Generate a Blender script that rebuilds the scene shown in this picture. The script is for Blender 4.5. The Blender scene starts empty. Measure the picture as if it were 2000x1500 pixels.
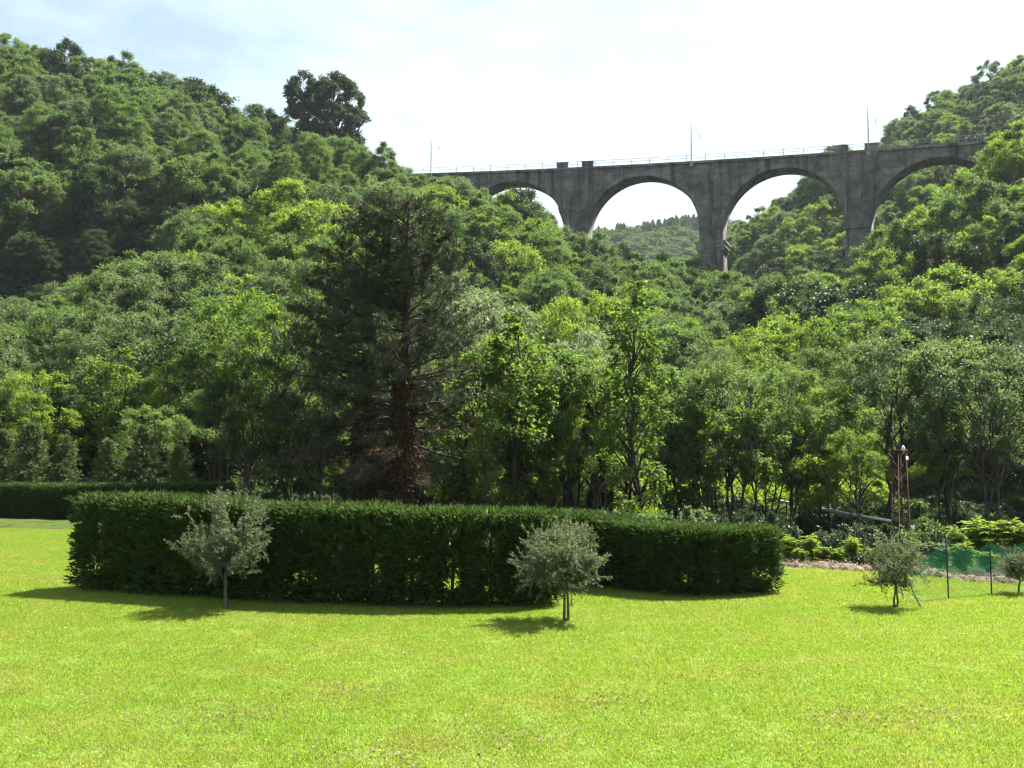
import bpy, math, random
import numpy as np
from mathutils import Vector

# ------------------------------------------------------------------ camera, sky, sun, exposure
S = bpy.context.scene
C = S.collection
FPX = 1946.0                      # focal length in pixels of a 2000 px wide picture
CAMH = 3.75
PITCH = math.atan(100.0 / FPX)
cam_d = bpy.data.cameras.new('camera')
cam = bpy.data.objects.new('camera', cam_d)
C.objects.link(cam)
cam.location = (0, 0, CAMH)
cam.rotation_euler = (math.pi / 2 + PITCH, 0, 0)
cam_d.sensor_width = 36.0
cam_d.lens = FPX / 2000 * 36.0
cam_d.clip_start = 0.1
cam_d.clip_end = 5000
S.camera = cam

SUN_EL, SUN_AZ = math.radians(56), math.radians(56)     # azimuth from +Y towards +X
world = bpy.data.worlds.new('World')
S.world = world
world.use_nodes = True
wn, wl = world.node_tree.nodes, world.node_tree.links
wn.clear()
w_out = wn.new('ShaderNodeOutputWorld')
w_bg = wn.new('ShaderNodeBackground')
w_sky = wn.new('ShaderNodeTexSky')
w_sky.sky_type = 'NISHITA'
w_sky.sun_disc = False
w_sky.sun_elevation = SUN_EL
w_sky.sun_rotation = SUN_AZ
w_sky.air_density = 1.0
w_sky.dust_density = 2.0
w_sky.ozone_density = 1.0
w_tc = wn.new('ShaderNodeTexCoord')
w_map = wn.new('ShaderNodeMapping')
w_map.inputs['Scale'].default_value = (1.0, 1.0, 2.6)
w_noise = wn.new('ShaderNodeTexNoise')
w_noise.inputs['Scale'].default_value = 2.2
w_noise.inputs['Detail'].default_value = 6
w_noise.inputs['Roughness'].default_value = 0.6
w_ramp = wn.new('ShaderNodeValToRGB')
w_ramp.color_ramp.elements[0].position = 0.40
w_ramp.color_ramp.elements[0].color = (0.17, 0.17, 0.17, 1)
w_ramp.color_ramp.elements[1].position = 0.66
w_ramp.color_ramp.elements[1].color = (0.97, 0.97, 0.97, 1)
w_mix = wn.new('ShaderNodeMixRGB')
w_mix.inputs['Color2'].default_value = (5.1, 5.9, 6.0, 1)
wl.new(w_tc.outputs['Generated'], w_map.inputs['Vector'])
wl.new(w_map.outputs['Vector'], w_noise.inputs['Vector'])
wl.new(w_noise.outputs['Fac'], w_ramp.inputs['Fac'])
wl.new(w_ramp.outputs['Color'], w_mix.inputs['Fac'])
wl.new(w_sky.outputs['Color'], w_mix.inputs['Color1'])
wl.new(w_mix.outputs['Color'], w_bg.inputs['Color'])
w_bg.inputs['Strength'].default_value = 0.058
wl.new(w_bg.outputs['Background'], w_out.inputs['Surface'])

sun_d = bpy.data.lights.new('sun', 'SUN')
sun_d.energy = 5.0
sun_d.angle = math.radians(0.5)
sun_d.color = (1.0, 0.95, 0.86)
sun = bpy.data.objects.new('sun', sun_d)
C.objects.link(sun)
TO_SUN = Vector((math.sin(SUN_AZ) * math.cos(SUN_EL), math.cos(SUN_AZ) * math.cos(SUN_EL), math.sin(SUN_EL)))
sun.rotation_euler = TO_SUN.to_track_quat('Z', 'Y').to_euler()
sun.location = (60, 40, 120)

S.view_settings.view_transform = 'Standard'
S.view_settings.look = 'None'
S.view_settings.exposure = 2.0
S.view_settings.gamma = 1.0
S.view_settings.use_curve_mapping = False
S.cycles.max_bounces = 6
S.cycles.diffuse_bounces = 2
S.cycles.glossy_bounces = 2
S.cycles.transmission_bounces = 4
S.cycles.transparent_max_bounces = 12
S.cycles.use_denoising = True
S.cycles.denoiser = 'OPENIMAGEDENOISE'
S.cycles.denoising_input_passes = 'RGB_ALBEDO_NORMAL'
S.cycles.sample_clamp_indirect = 4.0
S.cycles.filter_width = 1.3

R = np.random.default_rng(11)
random.seed(5)

# ------------------------------------------------------------------ small helpers
def ray(px, py):
    u, v = px - 1000.0, 750.0 - py
    return u, FPX * math.cos(PITCH) - v * math.sin(PITCH), v * math.cos(PITCH) + FPX * math.sin(PITCH)

def at(px, py, Y):
    a, b, c = ray(px, py)
    t = Y / b
    return a * t, Y, CAMH + c * t

def on_ground(px, py, z=0.0):
    a, b, c = ray(px, py)
    t = (z - CAMH) / c
    return a * t, b * t

def to_px(x, y, z):
    x, y, z = np.asarray(x, float), np.asarray(y, float), np.asarray(z, float) - CAMH
    d = y * math.cos(PITCH) + z * math.sin(PITCH)
    v = -y * math.sin(PITCH) + z * math.cos(PITCH)
    return 1000 + FPX * x / d, 750 - FPX * v / d

def tag(o, label=None, cat=None, group=None, kind=None):
    if label: o['label'] = label
    if cat: o['category'] = cat
    if group: o['group'] = group
    if kind: o['kind'] = kind
    return o

def link(name, data, parent=None, loc=None):
    o = bpy.data.objects.new(name, data)
    C.objects.link(o)
    if parent: o.parent = parent
    if loc is not None: o.location = loc
    return o

def thing(name, label, cat, loc=(0, 0, 0), rz=0.0, group=None):
    o = link(name, None, None, loc)
    o.empty_display_size = 0.3
    o.rotation_euler = (0, 0, rz)
    return tag(o, label, cat, group)

def mesh_np(name, V, F, mat, n=4, smooth=False, attrs=None):
    """V (N,3), F (M,n) -> mesh data"""
    V = np.asarray(V, np.float32); F = np.asarray(F, np.int32)
    me = bpy.data.meshes.new(name)
    me.vertices.add(len(V)); me.vertices.foreach_set('co', V.ravel())
    me.loops.add(F.size); me.loops.foreach_set('vertex_index', F.ravel())
    me.polygons.add(len(F))
    me.polygons.foreach_set('loop_start', np.arange(0, F.size, n, dtype=np.int32))
    me.update(calc_edges=True)
    if smooth:
        me.polygons.foreach_set('use_smooth', np.ones(len(F), bool))
    for k, a in (attrs or {}).items():
        at_ = me.attributes.new(k, 'FLOAT_VECTOR', 'POINT')
        at_.data.foreach_set('vector', np.asarray(a, np.float32).ravel())
    if mat: me.materials.append(mat)
    me.validate()
    return me

def unit(a):
    return a / np.maximum(np.linalg.norm(a, axis=-1, keepdims=True), 1e-9)

class Leaves:
    """collects folded rhombic leaves"""
    def __init__(s): s.v = []
    def add(s, p, d, nrm, L, W, fold=0.12):
        p, d = np.asarray(p, float), unit(np.asarray(d, float))
        n = len(p)
        L = np.broadcast_to(np.asarray(L, float), (n,))[:, None]; W = np.broadcast_to(np.asarray(W, float), (n,))[:, None]
        w = unit(np.cross(d, nrm)); nn = np.cross(w, d)
        a = p; b = p + d * L * .45 + w * W * .5 + nn * L * fold
        c = p + d * L; e = p + d * L * .45 - w * W * .5 + nn * L * fold
        s.v.append(np.stack([a, b, c, e], 1).reshape(-1, 3))
    def mesh(s, name, mat):
        V = np.concatenate(s.v)
        return mesh_np(name, V, np.arange(len(V)).reshape(-1, 4), mat)

class Tubes:
    def __init__(s): s.v = []; s.f = []; s.n = 0
    def add(s, pts, rad, k=6):
        pts = np.asarray(pts, float); m = len(pts)
        rad = np.broadcast_to(np.asarray(rad, float), (m,))
        t = np.gradient(pts, axis=0); t = unit(t)
        ref = np.array([0, 0, 1.0]) if abs(t[:, 2]).mean() < .8 else np.array([1.0, 0, 0])
        x = unit(np.cross(t, ref)); y = np.cross(t, x)
        a = np.arange(k) * 2 * np.pi / k
        ring = pts[:, None] + rad[:, None, None] * (np.cos(a)[None, :, None] * x[:, None] + np.sin(a)[None, :, None] * y[:, None])
        s.v.append(ring.reshape(-1, 3))
        i = np.arange(m - 1)[:, None] * k; j = np.arange(k)[None]; j2 = (j + 1) % k
        s.f.append((np.stack([i + j, i + j2, i + k + j2, i + k + j], -1) + s.n).reshape(-1, 4))
        s.n += m * k
        for e in (0, m - 1):                                    # end caps as fans of quads
            base = s.n - m * k + e * k
            for q in range(1, k - 1, 2):
                s.f.append(np.array([[base, base + q, base + q + 1, base + (q + 2) % k]]))
    def box(s, a, b):
        (x0, y0, z0), (x1, y1, z1) = a, b
        s.v.append(np.array([[x0, y0, z0], [x1, y0, z0], [x1, y1, z0], [x0, y1, z0], [x0, y0, z1], [x1, y0, z1], [x1, y1, z1], [x0, y1, z1]], float))
        s.f.append(np.array([[3, 2, 1, 0], [4, 5, 6, 7], [0, 1, 5, 4], [1, 2, 6, 5], [2, 3, 7, 6], [3, 0, 4, 7]]) + s.n); s.n += 8
    def mesh(s, name, mat, smooth=True):
        return mesh_np(name, np.concatenate(s.v), np.concatenate(s.f), mat, 4, smooth)

# ------------------------------------------------------------------ materials
def new_mat(name):
    m = bpy.data.materials.new(name); m.use_nodes = True
    m.node_tree.nodes.clear()
    return m, m.node_tree.nodes, m.node_tree.links

def leaf_mat(name, col, alt, trans=0.45, tcol=None, rough=0.55, spec=0.22, odd=None, patch=None):
    """foliage: reflected + light let through; every tree and every leaf a little different"""
    m, n, l = new_mat(name)
    out = n.new('ShaderNodeOutputMaterial')
    info = n.new('ShaderNodeObjectInfo'); geo = n.new('ShaderNodeNewGeometry')
    mix1 = n.new('ShaderNodeMixRGB'); mix1.inputs[1].default_value = (*col, 1); mix1.inputs[2].default_value = (*alt, 1)
    l.new(info.outputs['Random'], mix1.inputs[0])
    if patch:                                                    # drier, yellower patches of the lawn
        mix0 = mix1; nz = n.new('ShaderNodeTexNoise'); nz.inputs['Scale'].default_value = .55; nz.inputs['Detail'].default_value = 5; nz.inputs['Roughness'].default_value = .65
        l.new(geo.outputs['Position'], nz.inputs['Vector'])
        pr = n.new('ShaderNodeMapRange'); pr.inputs['From Min'].default_value = .46; pr.inputs['From Max'].default_value = .68; l.new(nz.outputs['Fac'], pr.inputs['Value'])
        mix1 = n.new('ShaderNodeMixRGB'); mix1.inputs[2].default_value = (*patch, 1)
        l.new(pr.outputs[0], mix1.inputs[0]); l.new(mix0.outputs[0], mix1.inputs[1])
    hsv = n.new('ShaderNodeHueSaturation')
    mr = n.new('ShaderNodeMapRange'); mr.inputs['To Min'].default_value = 0.62; mr.inputs['To Max'].default_value = 1.42
    l.new(geo.outputs['Random Per Island'], mr.inputs['Value'])
    l.new(mr.outputs['Result'], hsv.inputs['Value'])
    mh = n.new('ShaderNodeMapRange'); mh.inputs['To Min'].default_value = 0.485; mh.inputs['To Max'].default_value = 0.515
    l.new(geo.outputs['Random Per Island'], mh.inputs['Value']); l.new(mh.outputs['Result'], hsv.inputs['Hue'])
    l.new(mix1.outputs[0], hsv.inputs['Color'])
    src = hsv.outputs['Color']
    if odd:                                                      # a few dead sprays
        gt = n.new('ShaderNodeMath'); gt.operation = 'GREATER_THAN'; gt.inputs[1].default_value = odd[1]
        l.new(geo.outputs['Random Per Island'], gt.inputs[0])
        mo = n.new('ShaderNodeMixRGB'); mo.inputs[2].default_value = (*odd[0], 1)
        l.new(gt.outputs[0], mo.inputs[0]); l.new(src, mo.inputs[1]); src = mo.outputs[0]
    p = n.new('ShaderNodeBsdfPrincipled')
    p.inputs['Roughness'].default_value = rough
    p.inputs['Specular IOR Level'].default_value = spec
    l.new(src, p.inputs['Base Color'])
    tr = n.new('ShaderNodeBsdfTranslucent')
    mt = n.new('ShaderNodeMixRGB'); mt.blend_type = 'MULTIPLY'; mt.inputs[0].default_value = 1
    mt.inputs[2].default_value = (*(tcol or (1.55, 1.75, 0.85)), 1)
    l.new(src, mt.inputs[1]); l.new(mt.outputs[0], tr.inputs['Color'])
    ms = n.new('ShaderNodeMixShader'); ms.inputs[0].default_value = trans
    l.new(p.outputs[0], ms.inputs[1]); l.new(tr.outputs[0], ms.inputs[2]); l.new(ms.outputs[0], out.inputs['Surface'])
    return m

def noise_mat(name, c1, c2, scale=5.0, rough=0.8, bump=0.3, c3=None, detail=6, stretch=(1, 1, 1), metallic=0.0, spec=0.3, lo=.35, hi=.65):
    m, n, l = new_mat(name)
    out = n.new('ShaderNodeOutputMaterial'); p = n.new('ShaderNodeBsdfPrincipled')
    tc = n.new('ShaderNodeTexCoord'); mp = n.new('ShaderNodeMapping'); mp.inputs['Scale'].default_value = stretch
    nz = n.new('ShaderNodeTexNoise'); nz.inputs['Scale'].default_value = scale; nz.inputs['Detail'].default_value = detail
    rp = n.new('ShaderNodeValToRGB')
    rp.color_ramp.elements[0].position = lo; rp.color_ramp.elements[0].color = (*c1, 1)
    rp.color_ramp.elements[1].position = hi; rp.color_ramp.elements[1].color = (*c2, 1)
    if c3:
        e = rp.color_ramp.elements.new(0.5); e.color = (*c3, 1)
    l.new(tc.outputs['Object'], mp.inputs['Vector']); l.new(mp.outputs[0], nz.inputs['Vector']); l.new(nz.outputs['Fac'], rp.inputs['Fac'])
    l.new(rp.outputs['Color'], p.inputs['Base Color'])
    p.inputs['Roughness'].default_value = rough; p.inputs['Metallic'].default_value = metallic; p.inputs['Specular IOR Level'].default_value = spec
    if bump:
        b = n.new('ShaderNodeBump'); b.inputs['Strength'].default_value = bump; b.inputs['Distance'].default_value = 0.05
        l.new(nz.outputs['Fac'], b.inputs['Height']); l.new(b.outputs[0], p.inputs['Normal'])
    l.new(p.outputs[0], out.inputs['Surface'])
    return m

M = {}
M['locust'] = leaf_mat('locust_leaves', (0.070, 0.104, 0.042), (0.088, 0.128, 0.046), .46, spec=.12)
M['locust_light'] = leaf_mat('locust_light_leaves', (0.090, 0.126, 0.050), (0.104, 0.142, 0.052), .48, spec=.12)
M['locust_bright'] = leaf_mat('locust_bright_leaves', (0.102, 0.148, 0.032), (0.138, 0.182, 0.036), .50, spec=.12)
M['locust_grey'] = leaf_mat('locust_grey_leaves', (0.078, 0.108, 0.058), (0.096, 0.128, 0.062), .40, spec=.16)
M['oak'] = leaf_mat('oak_and_shaded_leaves', (0.034, 0.054, 0.026), (0.044, 0.066, 0.028), .30, rough=.55, spec=.16)  # oak leaf colour, also painted shade on locusts of the dark slopes
M['lone'] = leaf_mat('dark_crown_leaves', (0.046, 0.064, 0.040), (0.046, 0.064, 0.040), .28, rough=.55, spec=.16)
M['alder'] = leaf_mat('alder_leaves', (0.070, 0.108, 0.026), (0.092, 0.132, 0.030), .52, spec=.14)
M['willow'] = leaf_mat('willow_leaves', (0.132, 0.158, 0.104), (0.140, 0.166, 0.100), .42, rough=.5, spec=.22)
M['pine'] = leaf_mat('pine_needles', (0.043, 0.050, 0.029), (0.043, 0.050, 0.029), .2, rough=.6, spec=.16)
M['pine_dead'] = leaf_mat('dead_pine_needles', (0.085, 0.058, 0.038), (0.080, 0.060, 0.040), .15, spec=.1)
M['ivy_brown'] = leaf_mat('withered_ivy', (0.052, 0.027, 0.013), (0.052, 0.027, 0.013), .2, tcol=(1.4, 1.1, .8), spec=.08)
M['spruce'] = leaf_mat('spruce_needles', (0.070, 0.096, 0.040), (0.086, 0.112, 0.044), .25, spec=.15)
M['hedge'] = leaf_mat('hedge_sprays', (0.038, 0.064, 0.018), (0.046, 0.075, 0.020), .30, rough=.6, spec=.14, odd=((0.20, 0.085, 0.03), .9975))
M['olive'] = leaf_mat('olive_leaves', (0.108, 0.128, 0.072), (0.100, 0.120, 0.066), .42, tcol=(1.4, 1.5, .9), rough=.5, spec=.28)
M['shrub'] = leaf_mat('shrub_leaves', (0.130, 0.182, 0.020), (0.158, 0.205, 0.022), .52, spec=.15)
M['gloss'] = leaf_mat('glossy_shrub_leaves', (0.036, 0.056, 0.030), (0.046, 0.066, 0.034), .25, rough=.5, spec=.25)
M['blade'] = leaf_mat('grass_blades', (0.182, 0.285, 0.034), (0.200, 0.305, 0.036), .50, tcol=(1.45, 1.4, .8), rough=.6, spec=.12, odd=((0.40, 0.34, 0.20), .90), patch=(0.245, 0.285, 0.06))
M['bark'] = noise_mat('bark', (0.028, 0.022, 0.016), (0.075, 0.062, 0.046), 6, .9, .6, stretch=(3, 3, .6))
M['bark_dark'] = noise_mat('dark_bark', (0.018, 0.014, 0.011), (0.050, 0.034, 0.025), 5, .9, .6, stretch=(3, 3, .6))
M['bark_grey'] = noise_mat('grey_bark', (0.040, 0.034, 0.024), (0.12, 0.105, 0.075), 14, .85, .5, stretch=(2, 2, .7))
M['rust'] = noise_mat('rusty_steel', (0.026, 0.013, 0.008), (0.068, 0.030, 0.015), 9, .8, .2)
M['white'] = noise_mat('white_paint_and_sunlit', (0.55, 0.56, 0.57), (0.75, 0.75, 0.74), 4, .5, 0)
M['galv'] = noise_mat('galvanised_steel', (0.30, 0.31, 0.33), (0.46, 0.47, 0.49), 3, .45, .05, metallic=.3)
M['post'] = noise_mat('dark_green_paint', (0.008, 0.018, 0.014), (0.014, 0.026, 0.020), 6, .6, 0, spec=.1)
M['steel'] = noise_mat('weathered_steel', (0.14, 0.15, 0.16), (0.24, 0.25, 0.26), 4, .6, 0, metallic=.2)
M['concrete'] = noise_mat('old_concrete', (0.15, 0.145, 0.13), (0.30, 0.285, 0.25), 1.6, .9, .3)
M['mulch'] = noise_mat('dry_cuttings', (0.075, 0.052, 0.034), (0.19, 0.15, 0.10), 6, .95, .8, c3=(0.13, 0.095, 0.06))
M['straw'] = leaf_mat('dry_straw', (0.15, 0.108, 0.066), (0.17, 0.125, 0.08), .15, tcol=(1, 1, 1))

def masonry_mat():
    m, n, l = new_mat('viaduct_masonry')
    out = n.new('ShaderNodeOutputMaterial'); p = n.new('ShaderNodeBsdfPrincipled'); p.inputs['Roughness'].default_value = .92
    a = n.new('ShaderNodeAttribute'); a.attribute_name = 'swz'
    sep = n.new('ShaderNodeSeparateXYZ'); l.new(a.outputs['Vector'], sep.inputs[0])
    sw = n.new('ShaderNodeMath'); sw.operation = 'ADD'; l.new(sep.outputs[0], sw.inputs[0]); l.new(sep.outputs[1], sw.inputs[1])
    cmb = n.new('ShaderNodeCombineXYZ'); l.new(sw.outputs[0], cmb.inputs[0]); l.new(sep.outputs[2], cmb.inputs[1])
    br = n.new('ShaderNodeTexBrick'); l.new(cmb.outputs[0], br.inputs['Vector'])
    br.inputs['Scale'].default_value = 1.0; br.inputs['Brick Width'].default_value = .9; br.inputs['Row Height'].default_value = .42
    br.inputs['Mortar Size'].default_value = .022; br.inputs['Mortar Smooth'].default_value = .3; br.inputs['Bias'].default_value = -.1
    br.inputs['Color1'].default_value = (0.074, 0.070, 0.066, 1); br.inputs['Color2'].default_value = (0.122, 0.115, 0.107, 1); br.inputs['Mortar'].default_value = (0.15, 0.145, 0.135, 1)
    # blotches
    nz = n.new('ShaderNodeTexNoise'); nz.inputs['Scale'].default_value = .35; nz.inputs['Detail'].default_value = 8; nz.inputs['Roughness'].default_value = .65
    l.new(a.outputs['Vector'], nz.inputs['Vector'])
    r1 = n.new('ShaderNodeValToRGB'); r1.color_ramp.elements[0].position = .36; r1.color_ramp.elements[0].color = (.34, .34, .34, 1)
    r1.color_ramp.elements[1].position = .68; r1.color_ramp.elements[1].color = (1.85, 1.8, 1.7, 1)
    l.new(nz.outputs['Fac'], r1.inputs[0])
    m1 = n.new('ShaderNodeMixRGB'); m1.blend_type = 'MULTIPLY'; m1.inputs[0].default_value = .9
    l.new(br.outputs['Color'], m1.inputs[1]); l.new(r1.outputs[0], m1.inputs[2])
    # streaks of soot and water running down from the deck
    mp = n.new('ShaderNodeMapping'); mp.inputs['Scale'].default_value = (.75, .5, .045)
    l.new(a.outputs['Vector'], mp.inputs[0])
    n2 = n.new('ShaderNodeTexNoise'); n2.inputs['Scale'].default_value = 1; n2.inputs['Detail'].default_value = 5; l.new(mp.outputs[0], n2.inputs['Vector'])
    r2 = n.new('ShaderNodeValToRGB'); r2.color_ramp.elements[0].position = .53; r2.color_ramp.elements[0].color = (1, 1, 1, 1)
    r2.color_ramp.elements[1].position = .64; r2.color_ramp.elements[1].color = (.20, .20, .20, 1)
    l.new(n2.outputs['Fac'], r2.inputs[0])
    m2 = n.new('ShaderNodeMixRGB'); m2.blend_type = 'MULTIPLY'; m2.inputs[0].default_value = .9
    l.new(m1.outputs[0], m2.inputs[1]); l.new(r2.outputs[0], m2.inputs[2])
    # lime streaks
    mp3 = n.new('ShaderNodeMapping'); mp3.inputs['Scale'].default_value = (1.6, 1, .12); mp3.inputs['Location'].default_value = (31, 4, 9)
    l.new(a.outputs['Vector'], mp3.inputs[0])
    n3 = n.new('ShaderNodeTexNoise'); n3.inputs['Scale'].default_value = 1; n3.inputs['Detail'].default_value = 4; l.new(mp3.outputs[0], n3.inputs['Vector'])
    r3 = n.new('ShaderNodeValToRGB'); r3.color_ramp.elements[0].position = .60; r3.color_ramp.elements[0].color = (0, 0, 0, 1)
    r3.color_ramp.elements[1].position = .74; r3.color_ramp.elements[1].color = (.6, .6, .6, 1)
    l.new(n3.outputs['Fac'], r3.inputs[0])
    m3 = n.new('ShaderNodeMixRGB'); m3.inputs[2].default_value = (.26, .245, .22, 1)
    l.new(r3.outputs[0], m3.inputs[0]); l.new(m2.outputs[0], m3.inputs[1])
    l.new(m3.outputs[0], p.inputs['Base Color'])
    b = n.new('ShaderNodeBump'); b.inputs['Strength'].default_value = .5; b.inputs['Distance'].default_value = .06
    l.new(br.outputs['Fac'], b.inputs['Height']); b.invert = True; l.new(b.outputs[0], p.inputs['Normal'])
    l.new(p.outputs[0], out.inputs['Surface'])
    return m
M['masonry'] = masonry_mat()

def lawn_mat():
    m, n, l = new_mat('lawn_turf')
    out = n.new('ShaderNodeOutputMaterial'); p = n.new('ShaderNodeBsdfPrincipled'); p.inputs['Roughness'].default_value = .9; p.inputs['Specular IOR Level'].default_value = .1
    tc = n.new('ShaderNodeTexCoord')
    big = n.new('ShaderNodeTexNoise'); big.inputs['Scale'].default_value = .33; big.inputs['Detail'].default_value = 5
    fine = n.new('ShaderNodeTexNoise'); fine.inputs['Scale'].default_value = 14; fine.inputs['Detail'].default_value = 8; fine.inputs['Roughness'].default_value = .75
    l.new(tc.outputs['Object'], big.inputs['Vector']); l.new(tc.outputs['Object'], fine.inputs['Vector'])
    r1 = n.new('ShaderNodeValToRGB')
    e = r1.color_ramp.elements
    e[0].position = .34; e[0].color = (0.062, 0.058, 0.022, 1); e[1].position = .62; e[1].color = (0.145, 0.215, 0.030, 1)
    k = e.new(.46); k.color = (0.088, 0.138, 0.020, 1)
    l.new(fine.outputs['Fac'], r1.inputs[0])
    r2 = n.new('ShaderNodeValToRGB'); r2.color_ramp.elements[0].position = .40; r2.color_ramp.elements[0].color = (.85, .95, .8, 1)
    r2.color_ramp.elements[1].position = .66; r2.color_ramp.elements[1].color = (1.25, 1.1, 1.3, 1)
    l.new(big.outputs['Fac'], r2.inputs[0])
    mx = n.new('ShaderNodeMixRGB'); mx.blend_type = 'MULTIPLY'; mx.inputs[0].default_value = 1
    l.new(r1.outputs[0], mx.inputs[1]); l.new(r2.outputs[0], mx.inputs[2]); l.new(mx.outputs[0], p.inputs['Base Color'])
    b = n.new('ShaderNodeBump'); b.inputs['Strength'].default_value = .6; b.inputs['Distance'].default_value = .04
    l.new(fine.outputs['Fac'], b.inputs['Height']); l.new(b.outputs[0], p.inputs['Normal'])
    l.new(p.outputs[0], out.inputs['Surface'])
    return m
M['lawn'] = lawn_mat()
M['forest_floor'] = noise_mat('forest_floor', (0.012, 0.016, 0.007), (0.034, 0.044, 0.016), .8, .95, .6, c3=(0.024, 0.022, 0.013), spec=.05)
M['bank'] = noise_mat('dry_bank', (0.032, 0.055, 0.012), (0.062, 0.056, 0.026), 1.5, .95, .6, c3=(0.055, 0.085, 0.016), spec=.05)

def net_mat(name, solid):
    m, n, l = new_mat(name)
    out = n.new('ShaderNodeOutputMaterial')
    a = n.new('ShaderNodeAttribute'); a.attribute_name = 'net'
    sep = n.new('ShaderNodeSeparateXYZ'); l.new(a.outputs['Vector'], sep.inputs[0])
    hs = []
    for k in (0, 1):
        mu = n.new('ShaderNodeMath'); mu.operation = 'MULTIPLY'; mu.inputs[1].default_value = 45
        l.new(sep.outputs[k], mu.inputs[0])
        fr = n.new('ShaderNodeMath'); fr.operation = 'FRACT'; l.new(mu.outputs[0], fr.inputs[0])
        lt = n.new('ShaderNodeMath'); lt.operation = 'LESS_THAN'; lt.inputs[1].default_value = solid; l.new(fr.outputs[0], lt.inputs[0])
        hs.append(lt)
    mx = n.new('ShaderNodeMath'); mx.operation = 'MAXIMUM'; l.new(hs[0].outputs[0], mx.inputs[0]); l.new(hs[1].outputs[0], mx.inputs[1])
    d = n.new('ShaderNodeBsdfDiffuse'); d.inputs['Color'].default_value = (0.030, 0.190, 0.100, 1)
    tl = n.new('ShaderNodeBsdfTranslucent'); tl.inputs['Color'].default_value = (0.045, 0.26, 0.14, 1)
    m0 = n.new('ShaderNodeMixShader'); m0.inputs[0].default_value = .4; l.new(d.outputs[0], m0.inputs[1]); l.new(tl.outputs[0], m0.inputs[2])
    t = n.new('ShaderNodeBsdfTransparent')
    ms = n.new('ShaderNodeMixShader'); l.new(mx.outputs[0], ms.inputs[0]); l.new(t.outputs[0], ms.inputs[1]); l.new(m0.outputs[0], ms.inputs[2])
    l.new(ms.outputs[0], out.inputs['Surface'])
    return m
M['net'] = net_mat('green_netting', .10)

# ------------------------------------------------------------------ terrain
YK = np.array([0, 30, 36, 50, 60, 80, 100, 125, 140, 155, 180, 200, 230, 270, 320, 450, 600, 700, 900], float)
PROF = {   # columns by bearing (pixel of the 2000 wide picture), metres above the lawn at the distances YK
 -2500: [0, 0, 0, 0, 0, 3, 10, 20, 28, 40, 56, 66, 84, 94, 90, 70, 70, 80, 90],
 -400: [0, 0, 0, 0, 0, 2, 8, 14, 20, 37, 56, 70, 93, 101, 86, 70, 70, 80, 90],
 0: [0, 0, 0, 0, 0, 2, 6.5, 9, 13, 34, 52, 65, 85, 92, 80, 60, 60, 70, 90],
 250: [0, 0, 0, 0, 0, 3, 9, 17, 19, 33, 52, 62, 80, 82, 72, 55, 60, 70, 90],
 450: [0, 0, -.4, -.4, 0, 3, 11, 23, 25, 33, 49, 58, 70, 66, 60, 50, 60, 70, 90],
 640: [0, 0, -.8, -.8, 0, 3, 11, 22, 27, 34, 48, 56.5, 58.5, 54, 45, 40, 60, 80, 100],
 840: [0, 0, -1.2, -1.2, -.3, 2.5, 8, 17, 23.5, 31, 41, 46, 46, 38, 30, 35, 70, 110, 120],
 1000: [0, 0, -1.2, -1.2, -.3, 2, 6, 14, 20.5, 27.5, 37.8, 37, 30, 22, 18, 35, 90, 130, 135],
 1100: [0, 0, -1.2, -1.2, -.3, 1.5, 5, 13, 18, 23, 31, 28, 15, 10, 10, 40, 95, 137, 140],
 1250: [0, 0, -1.2, -1.2, -.3, 1.2, 4, 11, 15, 20, 27.5, 22, 8, 6, 10, 40, 98, 144, 150],
 1410: [0, 0, -1.2, -1.2, -.3, 1, 3.5, 9.5, 14, 18, 22, 18, 28, 46, 52, 60, 100, 150, 158],
 1480: [0, 0, -1.2, -1.2, -.3, 1, 3.5, 9, 13, 16.5, 18, 17, 32, 54, 58, 65, 100, 145, 158],
 1540: [0, 0, -1.2, -1.2, -.3, 1, 4, 10, 14.5, 18, 18, 19, 38, 61, 66, 70, 100, 140, 158],
 1680: [0, 0, -1.2, -1.2, -.3, 1.5, 5, 13, 17.5, 21, 18, 23, 46, 74, 82, 80, 100, 140, 158],
 1880: [0, 0, -1.2, -1.2, -.2, 2.5, 8, 19, 27.5, 28, 24, 36, 60, 89, 99, 98, 100, 140, 158],
 2000: [0, 0, -1.2, -1.2, 0, 4, 12, 28, 39, 41, 39, 48, 70, 97, 110, 108, 110, 140, 158],
 2600: [0, 0, -.5, -.5, 0, 6, 18, 40, 52, 55, 60, 68, 92, 115, 124, 124, 120, 140, 158],
 4500: [0, 0, 0, 0, 0, 6, 18, 36, 46, 50, 60, 68, 88, 110, 118, 120, 120, 140, 158],
}
CK = np.array(sorted(PROF), float)
PZ = np.array([PROF[int(c)] for c in CK], float)

def ground(x, y, bumps=True):
    x, y = np.asarray(x, float), np.asarray(y, float)
    yy = np.clip(y, 1, 900)
    u = np.clip(1000 + FPX * x / np.maximum(yy, 25), CK[0], CK[-1] - 1e-3)
    i = np.clip(np.searchsorted(CK, u, side='right') - 1, 0, len(CK) - 2)
    f = (u - CK[i]) / (CK[i + 1] - CK[i]); f = f * f * (3 - 2 * f)
    j = np.clip(np.searchsorted(YK, yy, side='right') - 1, 0, len(YK) - 2)
    g = (yy - YK[j]) / (YK[j + 1] - YK[j])
    z = (PZ[i, j] * (1 - g) + PZ[i, j + 1] * g) * (1 - f) + (PZ[i + 1, j] * (1 - g) + PZ[i + 1, j + 1] * g) * f
    if bumps:
        k = np.clip((yy - 70) / 60, 0, 1)
        z = z + k * (1.0 * np.sin(x * .13 + y * .07) * np.sin(y * .11 - x * .05) + .6 * np.sin(x * .31 + 1.3) * np.sin(y * .27 + .4))
    return z

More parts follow.
